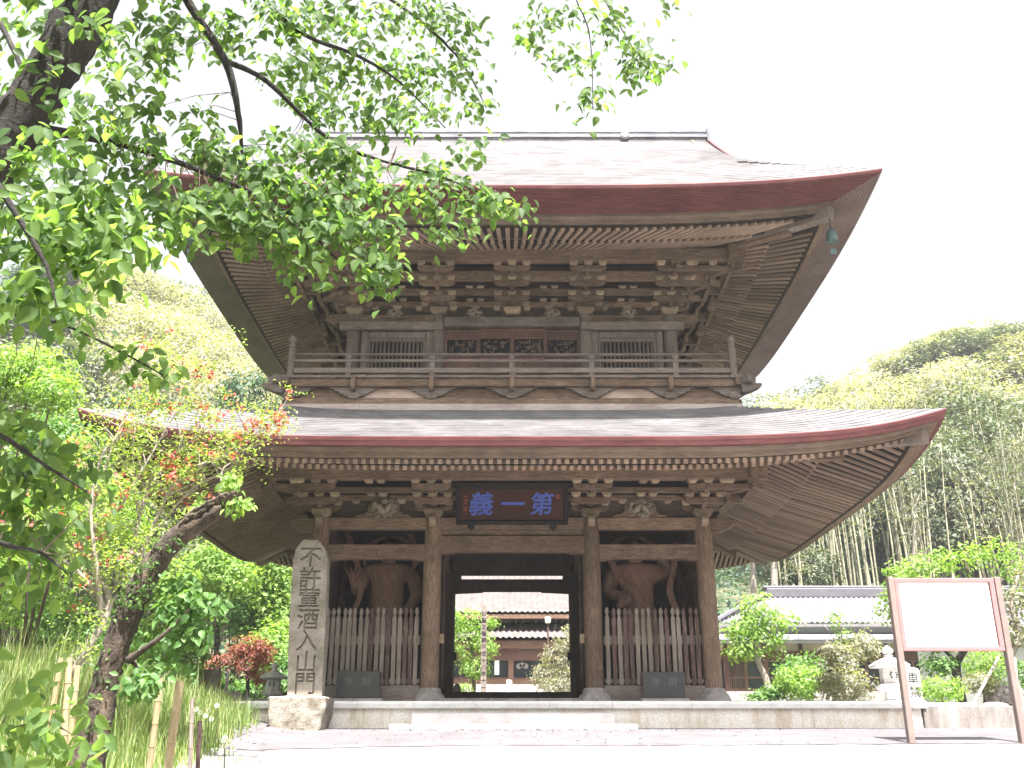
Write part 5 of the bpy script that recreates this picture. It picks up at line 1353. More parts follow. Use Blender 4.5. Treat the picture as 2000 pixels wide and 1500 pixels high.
# the unseen ring of woods added for shade is built further down
# bamboo stalks of the grove, right
def stalk(name, seed, H):
    r2 = random.Random(seed); t = bpy.data.objects.new(name, None); COL.objects.link(t); ORG[t.name] = Vector((0, 0, 0))
    lean = r2.uniform(.2, 1.1); b = MB(); pts = []
    for i in range(9):
        q = i / 8; pts.append((lean * q ** 2.4 * 1.6, .1 * math.sin(q * 4), H * q - lean * .3 * q ** 3, .085 * (1 - .75 * q)))
    c = path(pts, 2); b.tube([q[:3] for q in c], [q[3] for q in c], 6); b.build('culm', M['culm'], t, smooth=True)
    bl = [(pts[i][0] + r2.uniform(-.2, .3), r2.uniform(-.3, .3), pts[i][2], .9, .9, .6, 1) for i in (6, 7, 8)]
    foliage('leaves', bl, 7, 8, .3, .28, M['forest' if seed % 2 else 'olive'], t, .22, droop=.6)
    return t
ST = [stalk('bamboo_stalk', s, h) for s, h in ((1, 12.5), (2, 11.5), (3, 13.5), (4, 10.5))]
r3 = random.Random(77)
for i in range(185):
    px = r3.uniform(1490, 2060); D = r3.uniform(54.5, 68)
    x = (px - 1000) / 1950 * D * 1.05
    put(ST[i % 4], 'tall slender bamboo stalk in the grove on the right hillside', 'bamboo stalk', x, D, 1, r3.uniform(.8, 1.15), group='bamboo stalks of the right hillside grove')
for i in range(26):
    px = r3.uniform(150, 380); D = r3.uniform(60, 74); x = (px - 1000) / 1950 * D * 1.05
    put(ST[i % 4], 'slender bamboo stalk on the left hillside', 'bamboo stalk', x, D, 1, r3.uniform(.7, .95), group='bamboo stalks of the left hillside')
# bare pale trunks at the edge of the grove
for px, py0, py1, D, r in ((1513, 1085, 1160, 52, .2), (1472, 1100, 1150, 53, .16), (1788, 1020, 1125, 60, .16)):
    t = thing('bare_trunk', {1513: 'pale straight trunk just behind the roof ridge of the long house', 1472: 'thin grey trunk beside the gate column behind the house', 1788: 'thick pale trunk at the foot of the bamboo grove'}[px], 'tree', A(px, py1, D))
    a, c = at(px, py0 - 90, D), at(px, py1, D)
    bark_tube('trunk', [(c.x, D, ground(c.x, D) - .5, r * 1.2), (c.x, D, c.z, r), (a.x, D, a.z, r * .7)], M['paletwig'], t, 8, 0)
    foliage('crown', [(a.x, D, a.z, 1.6, 1.4, 1.2)], 26, 12, .35, .3, M['deep'], t)

# --- garden trees and shrubs ---------------------------------------------
def shrub(name, label, cat, blobs, k, m, sp, size, mat, stems=(), group=None, stemmat='twig', ratio=.5, droop=0, crown='foliage'):
    c = blobs[0]; g = ground(c[0], c[1])
    t = thing(name, label, cat, (c[0], c[1], g), group)
    b = MB()
    if stems:
        for s in stems:
            q = path(s, 4); b.tube([p[:3] for p in q], [p[3] for p in q], 7)
    else:
        for bl_ in blobs: b.tube([(c[0], c[1], g - .2), (bl_[0], bl_[1], bl_[2])], [.04, .015], 5)
    b.build('trunk' if cat == 'tree' else 'stem', M[stemmat], t, smooth=True)
    foliage(crown, blobs, k, m, sp, size, M[mat], t, ratio, droop=droop)
    return t
# young tree right of the gate
D = 38
shrub('young_tree', 'young light green tree with pale leaning trunk in front of the long house', 'tree', [blob(1480, 1190, 34, 30, D), blob(1450, 1230, 30, 26, D), blob(1515, 1225, 30, 28, D), blob(1475, 1258, 45, 24, D), blob(1450, 1275, 25, 14, D, .6)], 40, 10, .2, .19, 'lime',
      [[A(1502, 1385, D, .14), A(1497, 1330, D, .12), A(1482, 1295, D, .1), A(1470, 1240, D, .05), A(1480, 1180, D, .02)], [A(1482, 1295, D, .05), A(1500, 1250, D, .03), A(1515, 1220, D, .015)], [A(1480, 1290, D, .04), A(1450, 1255, D, .02)]], stemmat='paletwig')
shrub('round_shrub', 'rounded clipped yellow green shrub nearest the right outer column', 'shrub', [blob(1560, 1335, 46, 34, 36)], 190, 9, .14, .14, 'lime')
shrub('round_shrub', 'darker green shrub behind the rounded yellow green shrub', 'shrub', [blob(1568, 1305, 50, 26, 40)], 120, 9, .17, .16, 'green')
shrub('flowering_shrub', 'pinkish blooming shrub left of the stone lantern', 'shrub', [blob(1650, 1340, 50, 35, 26)], 150, 9, .12, .11, 'olive')
shrub('tall_shrub', 'tall light green shrub before the house left of the lantern', 'shrub', [blob(1640, 1285, 32, 26, 28), blob(1680, 1265, 42, 28, 29), blob(1640, 1320, 30, 22, 28)], 90, 9, .13, .12, 'olive')
shrub('low_shrub', 'small dark green shrub at the foot of the young tree', 'shrub', [blob(1490, 1362, 26, 12, 36), blob(1510, 1354, 16, 14, 36)], 50, 8, .12, .13, 'green')
shrub('sapling', 'sparse sapling with bare twigs against the house eaves', 'tree', [blob(1635, 1215, 12, 22, 29), blob(1650, 1245, 20, 18, 29)], 12, 7, .12, .12, 'lime', [[A(1655, 1330, 29, .04), A(1650, 1280, 29, .03), A(1636, 1200, 29, .01)], [A(1650, 1280, 29, .02), A(1610, 1220, 29, .008)], [A(1655, 1290, 29, .02), A(1615, 1250, 29, .008)]], stemmat='paletwig')
# behind the notice board
D = 24.5
shrub('garden_pine', 'dark crooked garden tree seen below the notice board', 'tree', [blob(1860, 1240, 50, 26, D), blob(1820, 1255, 28, 12, D), blob(1925, 1240, 36, 20, D), blob(1835, 1300, 24, 14, D)], 60, 9, .12, .11, 'green',
      [[A(1882, 1390, D, .13), A(1872, 1340, D, .12), A(1868, 1300, D, .1), A(1880, 1275, D, .08), A(1905, 1240, D, .04)], [A(1870, 1300, D, .07), A(1850, 1275, D, .04), A(1820, 1258, D, .02)], [A(1875, 1345, D, .05), A(1862, 1360, D, .06)]], stemmat='bark')
shrub('light_tree', 'tall yellow green maple spreading above the notice board', 'tree', [blob(1800, 1110, 60, 20, 30), blob(1870, 1090, 60, 26, 30), blob(1930, 1075, 60, 22, 30), blob(1985, 1100, 50, 30, 30), blob(1760, 1130, 30, 30, 31), blob(1745, 1180, 18, 40, 31), blob(2010, 1160, 40, 40, 30)], 38, 9, .2, .15, 'lime',
      [[A(1930, 1390, 30, .14), A(1925, 1260, 30, .1), A(1900, 1150, 30, .07), A(1880, 1090, 30, .03)], [A(1920, 1230, 30, .06), A(1960, 1130, 30, .03)], [A(1915, 1200, 30, .05), A(1830, 1130, 30, .02)]])
shrub('leaning_garden_tree', 'garden tree with crooked pale trunk right of the notice board', 'tree', [blob(1985, 1170, 30, 30, 23), blob(1970, 1230, 26, 30, 23), blob(2020, 1130, 40, 30, 23)], 50, 9, .11, .1, 'olive',
      [[A(2002, 1400, 23, .1), A(1985, 1340, 23, .09), A(1972, 1290, 23, .08), A(1990, 1240, 23, .07), A(1975, 1180, 23, .05), A(1990, 1120, 23, .03)], [A(1975, 1190, 23, .04), A(1950, 1150, 23, .02)]], stemmat='paletwig')
shrub('round_shrub', 'bright green clipped shrub low behind the wall right of the stone post', 'shrub', [blob(1838, 1345, 40, 26, 22.6)], 100, 9, .08, .085, 'lime')
shrub('round_shrub', 'large bright shrub under the right part of the notice board', 'shrub', [blob(1925, 1300, 40, 32, 26)], 130, 9, .11, .1, 'lime')
shrub('red_tipped_shrub', 'clipped shrub with reddish tips beside the garden rocks', 'shrub', [blob(1918, 1335, 40, 18, 24)], 90, 9, .08, .085, 'olive')
shrub('round_shrub', 'green shrub at the right edge behind the board post', 'shrub', [blob(2000, 1330, 30, 40, 25)], 90, 9, .1, .1, 'green')
def boulder(label, px, py, rx, ry, D, mat='rock', seed=0):
    v = at(px, py, D); k = D * 1.04 / 1950; r2 = random.Random(seed); b = MB(); n = 14; rows = []
    for i in range(8):
        t = i / 7 * math.pi * .5; row = []
        for j in range(n + 1):
            a = (j % n) * 2 * math.pi / n; q = math.cos(t) ** .6 * (1 + .12 * math.sin(3 * a + seed) + .06 * math.sin(7 * a))
            row.append((v.x + rx * k * q * math.cos(a), D + rx * k * .7 * q * math.sin(a), v.z - ry * k + 2 * ry * k * math.sin(t) * (1 + .08 * math.sin(5 * a + i)) - .1))
        rows.append(row)
    b.grid(rows, True); o = b.build('garden_rock', M[mat], None, smooth=True); tag(o, label, 'rock'); return o
boulder('flat topped purple brown garden rock beside the right board post', 1965, 1350, 42, 16, 24, seed=1)
boulder('low pinkish garden rock at the wall right of the dark tree', 1940, 1373, 30, 9, 22.5, seed=2)
boulder('smooth grey green rock below the red maple', 445, 1353, 34, 10, 25, 'base', 3)
boulder('dark rock just inside the passage at the foot of the maple', 893, 1343, 8, 12, 30, seed=4)
bp = MB(); bp.tube([A(1897, 1382, 22.8), A(1950, 1285, 24)], .035, 7); o = bp.build('bamboo_prop', M['paletwig']); tag(o, 'slanting bamboo prop pole under the notice board', 'prop')
bp = MB(); bp.tube([A(1990, 1378, 21.8), A(1982, 1285, 22.4)], .03, 7); o = bp.build('bamboo_prop', M['paletwig']); tag(o, 'thin upright prop pole at the right edge by the crooked trunk', 'prop')

# through the passage
shrub('yard_maple', 'bright light green maple on the left of the passage view', 'tree', [blob(920, 1215, 34, 26, 39), blob(900, 1260, 30, 40, 39), blob(945, 1260, 24, 30, 39), blob(925, 1305, 34, 18, 39), blob(962, 1215, 7, 12, 39, .3), blob(880, 1220, 30, 30, 39)], 60, 9, .13, .13, 'lime', [[A(925, 1358, 39, .09), A(925, 1320, 39, .08), A(918, 1240, 39, .04)]])
shrub('yard_shrub', 'dense olive green conifer shrub on the right of the passage view', 'shrub', [blob(1108, 1250, 26, 28, 38.5), blob(1090, 1290, 36, 30, 38.5), blob(1065, 1320, 26, 22, 38.5), blob(1110, 1330, 30, 26, 38), blob(1090, 1340, 40, 18, 38)], 90, 9, .1, .1, 'olive')
shrub('round_shrub', 'low yellow green shrub at lower left of the passage view', 'shrub', [blob(905, 1345, 18, 9, 38.5)], 60, 8, .07, .08, 'lime')

# left garden
D = 36
shrub('red_maple', 'red leaved japanese maple behind the left end of the podium', 'tree', [blob(492, 1262, 40, 18, D), blob(510, 1280, 28, 18, D), blob(440, 1290, 34, 10, D, .6), blob(418, 1300, 22, 8, D, .4), blob(485, 1300, 34, 16, D, .7), blob(512, 1325, 18, 14, D, .4), blob(470, 1272, 22, 10, D, .5)], 75, 9, .12, .115, 'maple',
      [[A(481, 1390, D, .1), A(484, 1330, D, .06), A(478, 1290, D, .05), A(490, 1262, D, .03)], [A(441, 1385, D - .5, .07), A(444, 1320, D - .5, .045), A(450, 1300, D, .035), A(468, 1275, D, .025)], [A(444, 1318, D - .5, .03), A(420, 1305, D - .5, .02), A(405, 1298, D - .5, .01)]], stemmat='bark')
for i, (lab, px, py, rx, ry, D, mt, k) in enumerate([
    ('bright yellow green shrub mass directly left of the stone pillar', 545, 1180, 50, 60, 42, 'lime', 190),
    ('yellow green shrub between the stone pillar and the red maple', 540, 1270, 44, 50, 39, 'lime', 150),
    ('mid green shrub above the red maple', 470, 1190, 50, 50, 43, 'green', 150),
    ('dark green shrub right behind the small stone lantern', 560, 1320, 34, 40, 38, 'green', 110),
    ('light green tree at the hillside foot beside the broken trunk', 430, 1110, 60, 60, 40, 'lime', 170),
    ('light bushy tree under the left eave of the gate', 520, 1090, 50, 60, 42, 'lime', 150),
    ('green shrub left of the wooden notice box', 330, 1260, 70, 60, 24, 'lime', 170),
    ('broad light green bush behind the bent trunk', 330, 1150, 70, 60, 28, 'lime', 170),
    ('tangled light green bush at the left behind the stakes', 160, 1230, 90, 60, 20, 'green', 190),
    ('large mid green bush at the left edge', 40, 1150, 90, 80, 21, 'lime', 220),
    ('tall light green tree at the far left behind the azalea', 60, 960, 100, 100, 24, 'lime', 260),
    ('green tree filling the gap left of the gate', 200, 1000, 90, 90, 27, 'lime', 230),
    ('low green shrub right behind the red maple trunk', 500, 1350, 40, 16, 38, 'green', 60),
    ('yellow green foliage behind the notice box', 400, 1330, 40, 30, 37, 'green', 80),
    ('brightly lit yellow green tree at the left edge above the azalea', 60, 740, 90, 70, 16, 'lime', 300),
    ('green tree just below the lit yellow tree on the left', 120, 860, 90, 70, 19, 'green', 230)]):
    sp = .012 * D * .5; shrub('leafy_shrub' if i not in (4, 5, 10, 11, 14, 15) else 'leafy_tree', lab, 'tree' if i in (4, 5, 10, 11, 14, 15) else 'shrub', [blob(px, py, rx, ry, D), blob(px + rx * .5, py + ry * .35, rx * .6, ry * .6, D - .5, .4), blob(px - rx * .5, py - ry * .2, rx * .6, ry * .5, D, .4)], k, 9, sp, .0052 * D, mt)

# flowering azalea: thin upright stems, sparse leaves, orange red blooms
az = thing('flowering_azalea', 'tall straggly azalea with orange red blooms rising before the left eaves', 'flowering shrub', (-6, 14, ground(-6, 14)))
stems = [[(130, 1330, 13.5, .05), (215, 1180, 13.6, .045), (160, 1080, 13.7, .035), (190, 960, 13.8, .02), (240, 820, 14, .01), (290, 700, 14, .006)],
         [(215, 1200, 13.6, .03), (155, 1120, 13.5, .03), (60, 1050, 13.4, .02), (20, 1000, 13.4, .01)],
         [(200, 1230, 13.6, .04), (190, 1120, 13.4, .035), (178, 1000, 13.3, .025), (195, 900, 13.3, .012), (230, 850, 13.4, .006)],
         [(240, 1200, 13.8, .04), (260, 1080, 14, .035), (280, 980, 14.1, .025), (330, 900, 14.2, .014), (400, 840, 14.3, .007)],
         [(250, 1150, 13.8, .03), (290, 1050, 14, .03), (350, 930, 14, .02), (440, 890, 14, .01), (530, 830, 14, .005)],
         [(300, 1040, 14, .02), (380, 950, 14.1, .015), (450, 920, 14.1, .01), (470, 880, 14.1, .005)],
         [(270, 1010, 14, .02), (260, 900, 14.3, .015), (270, 780, 14.4, .008), (300, 680, 14.4, .004)],
         [(230, 1000, 13.6, .02), (300, 880, 13.6, .012), (370, 760, 13.8, .006), (390, 720, 13.8, .003)]]
for s in stems: bark_tube('stem', [A(a, b_, c, r) for a, b_, c, r in s], M['paletwig'], az, 6, .01)
tw = MB(); Pz = []; Bz = []
r4 = random.Random(12)
for s in stems:
    for a in range(len(s) - 1):
        for q in range(9):
            t = r4.random(); px = s[a][0] + (s[a + 1][0] - s[a][0]) * t; py = s[a][1] + (s[a + 1][1] - s[a][1]) * t; D = s[a][2]
            ex, ey = px + r4.uniform(-60, 75), py - r4.uniform(5, 75); e = at(ex, ey, D + r4.uniform(-.6, .6)); m_ = at((px + ex) / 2 + r4.uniform(-12, 12), (py + ey) / 2, D)
            tw.tube([at(px, py, D), m_, e], [.009, .006, .003], 3, False)
            for k in range(5): Pz.append(e + Vector((r4.gauss(0, .12), r4.gauss(0, .12), r4.gauss(0, .07))))
            if r4.random() < .24: Bz.append(e + Vector((r4.gauss(0, .05), r4.gauss(0, .05), .03)))
for px, py in ((385, 720), (410, 730), (460, 850), (500, 820), (530, 825), (545, 835), (435, 810), (470, 860), (330, 905), (350, 915), (185, 960), (70, 1060), (60, 1070), (200, 1050), (190, 1040), (290, 680), (500, 830), (540, 820), (330, 900), (400, 800), (290, 790), (250, 850)):
    for q in range(3): Bz.append(at(px + r4.uniform(-14, 14), py + r4.uniform(-9, 9), 13.8))
    for q in range(7): Pz.append(at(px + r4.uniform(-28, 28), py + r4.uniform(-20, 20), 13.8))
tw.build('twigs', M['paletwig'], az, kind='stuff')
Pz = np.array([tuple(p) for p in Pz]); Pz = np.repeat(Pz, 8, 0) + nr.normal(0, .06, (len(Pz) * 8, 3))
V, F = leaf_arrays(Pz, np.tile([0, -.2, .8], (len(Pz), 1)), .055, .55); mesh_np('leaves', V, F, M['azalea'], az, 'stuff')
Bz = np.array([tuple(p) for p in Bz]); Bz = np.repeat(Bz, 9, 0) + nr.normal(0, .045, (len(Bz) * 9, 3))
V, F = leaf_arrays(Bz, np.tile([0, -.5, .6], (len(Bz), 1)), .06, .75); mesh_np('blossoms', V, F, M['bloom'], az, 'stuff')

# leaning broken trunk with ivy
lt = thing('broken_tree', 'thick ivy clad trunk leaning right with a broken splintered top', 'tree', A(190, 1470, 10.5))
D = 10.5
tp = [A(110, 1640, D, .2), A(170, 1490, D, .165), A(205, 1340, D, .13), A(240, 1225, D, .135), A(282, 1132, D, .125), (A(335, 1060, D, .115)), A(385, 1022, D, .1), A(425, 996, D, .08), A(441, 983, D, .055)]
tr = bark_tube('trunk', tp, M['bark2'], lt, 22, .035, 8)
b = MB(); r5 = random.Random(4)
for i in range(16):                                              # splintered open top
    t = r5.uniform(.0, 1); a = at(345 + 95 * t, 1030 - 58 * t + r5.uniform(-12, 8), D - .08 + r5.uniform(-.03, .03)); c = at(375 + 95 * t, 1008 - 50 * t + r5.uniform(-10, 8), D - .08)
    b.tube([a, a.lerp(c, .5) + Vector((0, -.02, .01)), c], [.02, .024, .006], 5)
b.build('splintered_wood', M['bark2'], tr, smooth=False)
bark_tube('branch', [A(250, 1290, D - .1, .04), A(290, 1262, D - .2, .03), (A(325, 1235, D - .2, .02)), A(370, 1190, D - .2, .01)], M['bark2'], lt, 7, .01)
bark_tube('branch', [A(430, 1000, D, .035), A(432, 960, D, .02), A(434, 920, D, .012), A(450, 905, D, .006)], M['paletwig'], lt, 6, .01)
bark_tube('branch', [A(255, 1280, D, .03), A(268, 1310, D - .1, .025), A(285, 1345, D - .2, .012)], M['bark2'], lt, 6, .01)
def leafset(name, blobs, k, m, sp, size, mat, parent, nind=0, droop=.7, ratio=.62):
    P_, N_ = clumps(blobs, k, m, sp); V, F = leaf_arrays(P_, N_ * .4 + np.array([0, -.6, .3]), size, ratio, True, droop)
    return mesh_np(name, V, F, mat, parent, 'stuff', smooth=False)
leafset('ivy', [blob(262, 1170, 24, 40, D - .15, 1, .1), blob(285, 1120, 22, 30, D - .14, .8, .1), blob(240, 1180, 14, 34, D - .1, .6, .1), blob(330, 1060, 30, 20, D - .12, .5, .1), blob(200, 1300, 12, 60, D - .1, .7, .1), blob(180, 1400, 14, 50, D - .1, .5, .1)], 16, 6, .04, .05, M['ivy'], lt)
leafset('foliage', [blob(345, 1205, 44, 30, D, .8), blob(385, 1180, 42, 26, D, .9), blob(320, 1255, 45, 20, D, .6), blob(375, 1240, 30, 20, D, .5), blob(270, 1340, 26, 24, D - .2, .6), blob(300, 1300, 40, 20, D, .5), blob(350, 1150, 40, 30, D + .3, .6)], 30, 5, .07, .105, M['green'], lt)
leafset('foliage', [blob(450, 935, 14, 24, D, .8), blob(455, 985, 16, 14, D, .35), blob(478, 985, 22, 7, D, .4), blob(385, 990, 16, 8, D + .15, .3)], 22, 5, .045, .085, M['lime'], lt)

# bamboo stakes on the bank
def stake(label, x0, y0, x1, y1, D, r=.035, mt='bamboo'):
    a, c = at(x0, y0, D), at(x1, y1, D); g = ground(c.x, D); d = (c - a); k = (g - .1 - a.z) / d.z if d.z else 1
    e = a + d * max(1, k); b = MB(); n = 5
    for i in range(n):
        p, q = a.lerp(e, i / n), a.lerp(e, (i + 1) / n); b.tube([p, p.lerp(q, .94), q], [r * (1 if i else .96), r, r * 1.12], 9)
    o = b.build('bamboo_stake', M[mt], None, smooth='auto'); tag(o, label, 'stake', 'stakes along the grassy bank'); return o
stake('stout jointed bamboo stake leaning in the grass at the bottom edge', 352, 1330, 328, 1500, 9.8, .04)
stake('thin grey upright stake right of the jointed bamboo stake', 376, 1363, 371, 1500, 10.5, .022, 'picket')
stake('reddish brown stake nearest the white daisies', 391, 1408, 386, 1500, 9.5, .022, 'picket_red')
stake('leaning bamboo stake just right of the leaning trunk', 315, 1325, 305, 1400, 12.5, .035)
stake('first bamboo stake of three left of the leaning trunk', 119, 1285, 106, 1370, 12, .032)
stake('middle bamboo stake of three left of the leaning trunk', 136, 1285, 128, 1400, 11.8, .035)
stake('third bamboo stake nearest the leaning trunk on its left', 152, 1300, 140, 1420, 11.5, .032)

# grass on the bank
def grassfield(name, n, xr, yr, h, mat, w=.008, dens=None):
    X = nr.uniform(*xr, n); Y = nr.uniform(*yr, n)
    keep = X < (-4.15 - .10 * (Y - 12) + nr.normal(0, .12, n)); X = X[keep]; Y = Y[keep]
    if dens is not None:
        q = np.sin(X * 3.1) * np.sin(Y * 2.3) + nr.normal(0, .5, len(X)) > dens; X = X[q]; Y = Y[q]
    Z = np.array([ground(a, b_) for a, b_ in zip(X, Y)]); n = len(X)
    H = h * nr.uniform(.4, 1.25, n) * (.35 + .65 * np.clip((-4.0 - X) / .9, 0, 1)); a = nr.uniform(0, 6.28, n); l = nr.uniform(.1, .5, n) * H
    dx, dy = np.cos(a) * l, np.sin(a) * l; px, py = -np.sin(a) * w, np.cos(a) * w
    base = np.stack([X, Y, Z - .03], 1); o1 = np.stack([px, py, 0 * px], 1)
    mid = base + np.stack([dx * .35, dy * .35, H * .6], 1); tip = base + np.stack([dx, dy, H], 1)
    V = np.stack([base - o1, base + o1, mid + o1 * .8, mid - o1 * .8, tip], 1).reshape(-1, 3)
    F = (np.arange(n)[:, None, None] * 5 + np.array([[0, 1, 2], [0, 2, 3], [3, 2, 4]])[None]).reshape(-1, 3)
    return mesh_np(name, V, F, M[mat], None, 'stuff')
grassfield('grass', 60000, (-14, -3.6), (7.5, 20.5), .42, 'grass')
grassfield('tall_grass', 9000, (-14, -4.4), (9, 18), .95, 'grass', .007, .2)
grassfield('bank_weeds', 26000, (-12, -3.5), (8.5, 20), .16, 'lime', .02)
# seed heads and white daisies
def daisy(px, py, D, s, label):
    v = at(px, py, D); o = thing('white_daisy', label, 'flower', (v.x, D, ground(v.x, D)), 'white daisies on the bank')
    b = MB(); g = ground(v.x, D); b.tube([(v.x + .05, D + .02, g - .05), (v.x, D + .02, v.z)], [.004, .003], 4); b.build('stem', M['ivy'], o)
    b = MB(); n = 11
    for i in range(n):
        a = i * 2 * math.pi / n; u = Vector((math.cos(a), -.35, math.sin(a) * .8 + .3)).normalized(); t = Vector((-math.sin(a), 0, math.cos(a))) * s * .28
        c = Vector((v.x, D, v.z)); b.add([c + u * s * .3 - t * .5, c + u * s * .3 + t * .5, c + u * s + t, c + u * s - t], [(0, 1, 2, 3)])
    b.build('petals', M['petal'], o)
    b = MB(); b.lathe((v.x, D - .01, v.z - s * .1), [(s * .2, 0), (s * .34, s * .1), (s * .2, s * .25)], 8); b.build('flower_centre', M['azalea'], o)
dl = 'white daisy in the loose cluster where the grass meets the road'
for i, (px, py) in enumerate([(384, 1385), (392, 1392), (402, 1398), (408, 1388), (440, 1440), (447, 1452), (438, 1458), (455, 1462), (432, 1470), (461, 1478), (428, 1484), (424, 1378), (446, 1470), (469, 1484), (413, 1404), (437, 1447)]):
    daisy(px, py, 10.6 + (i % 5) * .12, .026, dl)

# --- the cherry tree overhead ---------------------------------------------
ch = thing('cherry_tree', 'near cherry tree with thick dark trunk and leafy boughs across the upper left', 'tree', (-4.6, 6.0, ground(-4.6, 6)))
D = 6.0
bark_tube('trunk', [(-4.9, 5.6, -.2, .34), A(-360, 1000, 5.8, .25), A(-180, 640, D, .22), A(-75, 430, D, .19), A(-10, 310, D, .175), A(62, 200, D, .17), A(125, 100, D, .175), A(173, 0, D, .2), A(225, -150, D, .18), A(300, -330, 6.2, .14)], M['bark'], ch, 26, .035, 8)
BR = [[(300, -160, 6.6, .07), (360, -10, 7, .055), (440, 120, 7.2, .05), (465, 220, 7.3, .035), (473, 300, 7.4, .018)],
      [(440, 120, 7.2, .035), (520, 158, 7.4, .03), (640, 270, 7.8, .026), (740, 312, 8, .02), (860, 345, 8.2, .014), (1000, 402, 8.3, .006)],
      [(430, -120, 7.8, .05), (510, -10, 8, .035), (590, 65, 8, .03), (700, 110, 8.3, .024), (780, 160, 8.6, .016), (870, 250, 8.8, .007)],
      [(60, 250, 6, .06), (250, 285, 6.5, .04), (430, 350, 7, .026), (560, 415, 7.3, .018), (690, 540, 7.4, .007)],
      [(560, -200, 8.6, .05), (700, -50, 9, .035), (820, 40, 9, .022), (900, 120, 9.2, .014), (950, 210, 9.2, .006)],
      [(880, -260, 9, .03), (1070, -100, 9, .016), (1130, 10, 9, .011), (1153, 80, 9, .008), (1158, 215, 9, .004)],
      [(1000, -180, 9.2, .02), (1150, -40, 9.2, .012), (1210, 50, 9.2, .009), (1250, 110, 9.2, .006), (1305, 128, 9.2, .003)],
      [(-80, 250, 4.7, .04), (20, 400, 4.6, .025), (90, 520, 4.6, .014), (110, 600, 4.6, .006)],
      [(-60, 600, 6, .03), (60, 618, 6.1, .02), (150, 645, 6.3, .014), (260, 700, 6.6, .009), (335, 742, 6.8, .004)],
      [(-120, 800, 5.2, .03), (0, 850, 5, .018), (90, 910, 5.1, .012), (170, 960, 5.2, .005)],
      [(-120, 1000, 5.2, .03), (0, 1060, 5, .018), (80, 1080, 5.4, .01), (130, 1120, 5.4, .004)],
      [(-120, 1330, 4.4, .025), (0, 1420, 5.6, .014), (90, 1410, 5.6, .009), (150, 1440, 5.6, .004)],
      [(0, 45, 6.2, .03), (28, 100, 6.1, .026), (60, 180, 6, .03), (95, 230, 6, .04)],
      [(640, 270, 7.8, .014), (690, 380, 7.6, .009), (735, 480, 7.5, .004)],
      [(560, 415, 7.3, .012), (600, 470, 7.3, .008), (590, 550, 7.3, .004)],
      [(860, 345, 8.2, .008), (850, 430, 8.1, .005), (870, 490, 8.1, .003)],
      [(740, 312, 8, .012), (755, 330, 8, .012), (775, 285, 8, .008)]]
anchor = []
for s in BR:
    bark_tube('branch', [A(*q[:3], q[3] * .72) for q in s], M['bark'] if s[0][3] > .025 else M['twig'], ch, 8, .008, 6)
    for q0, q1 in zip(s, s[1:]):
        a, c = at(*q0[:3]), at(*q1[:3])
        for k in range(5): anchor.append(a.lerp(c, k / 5))
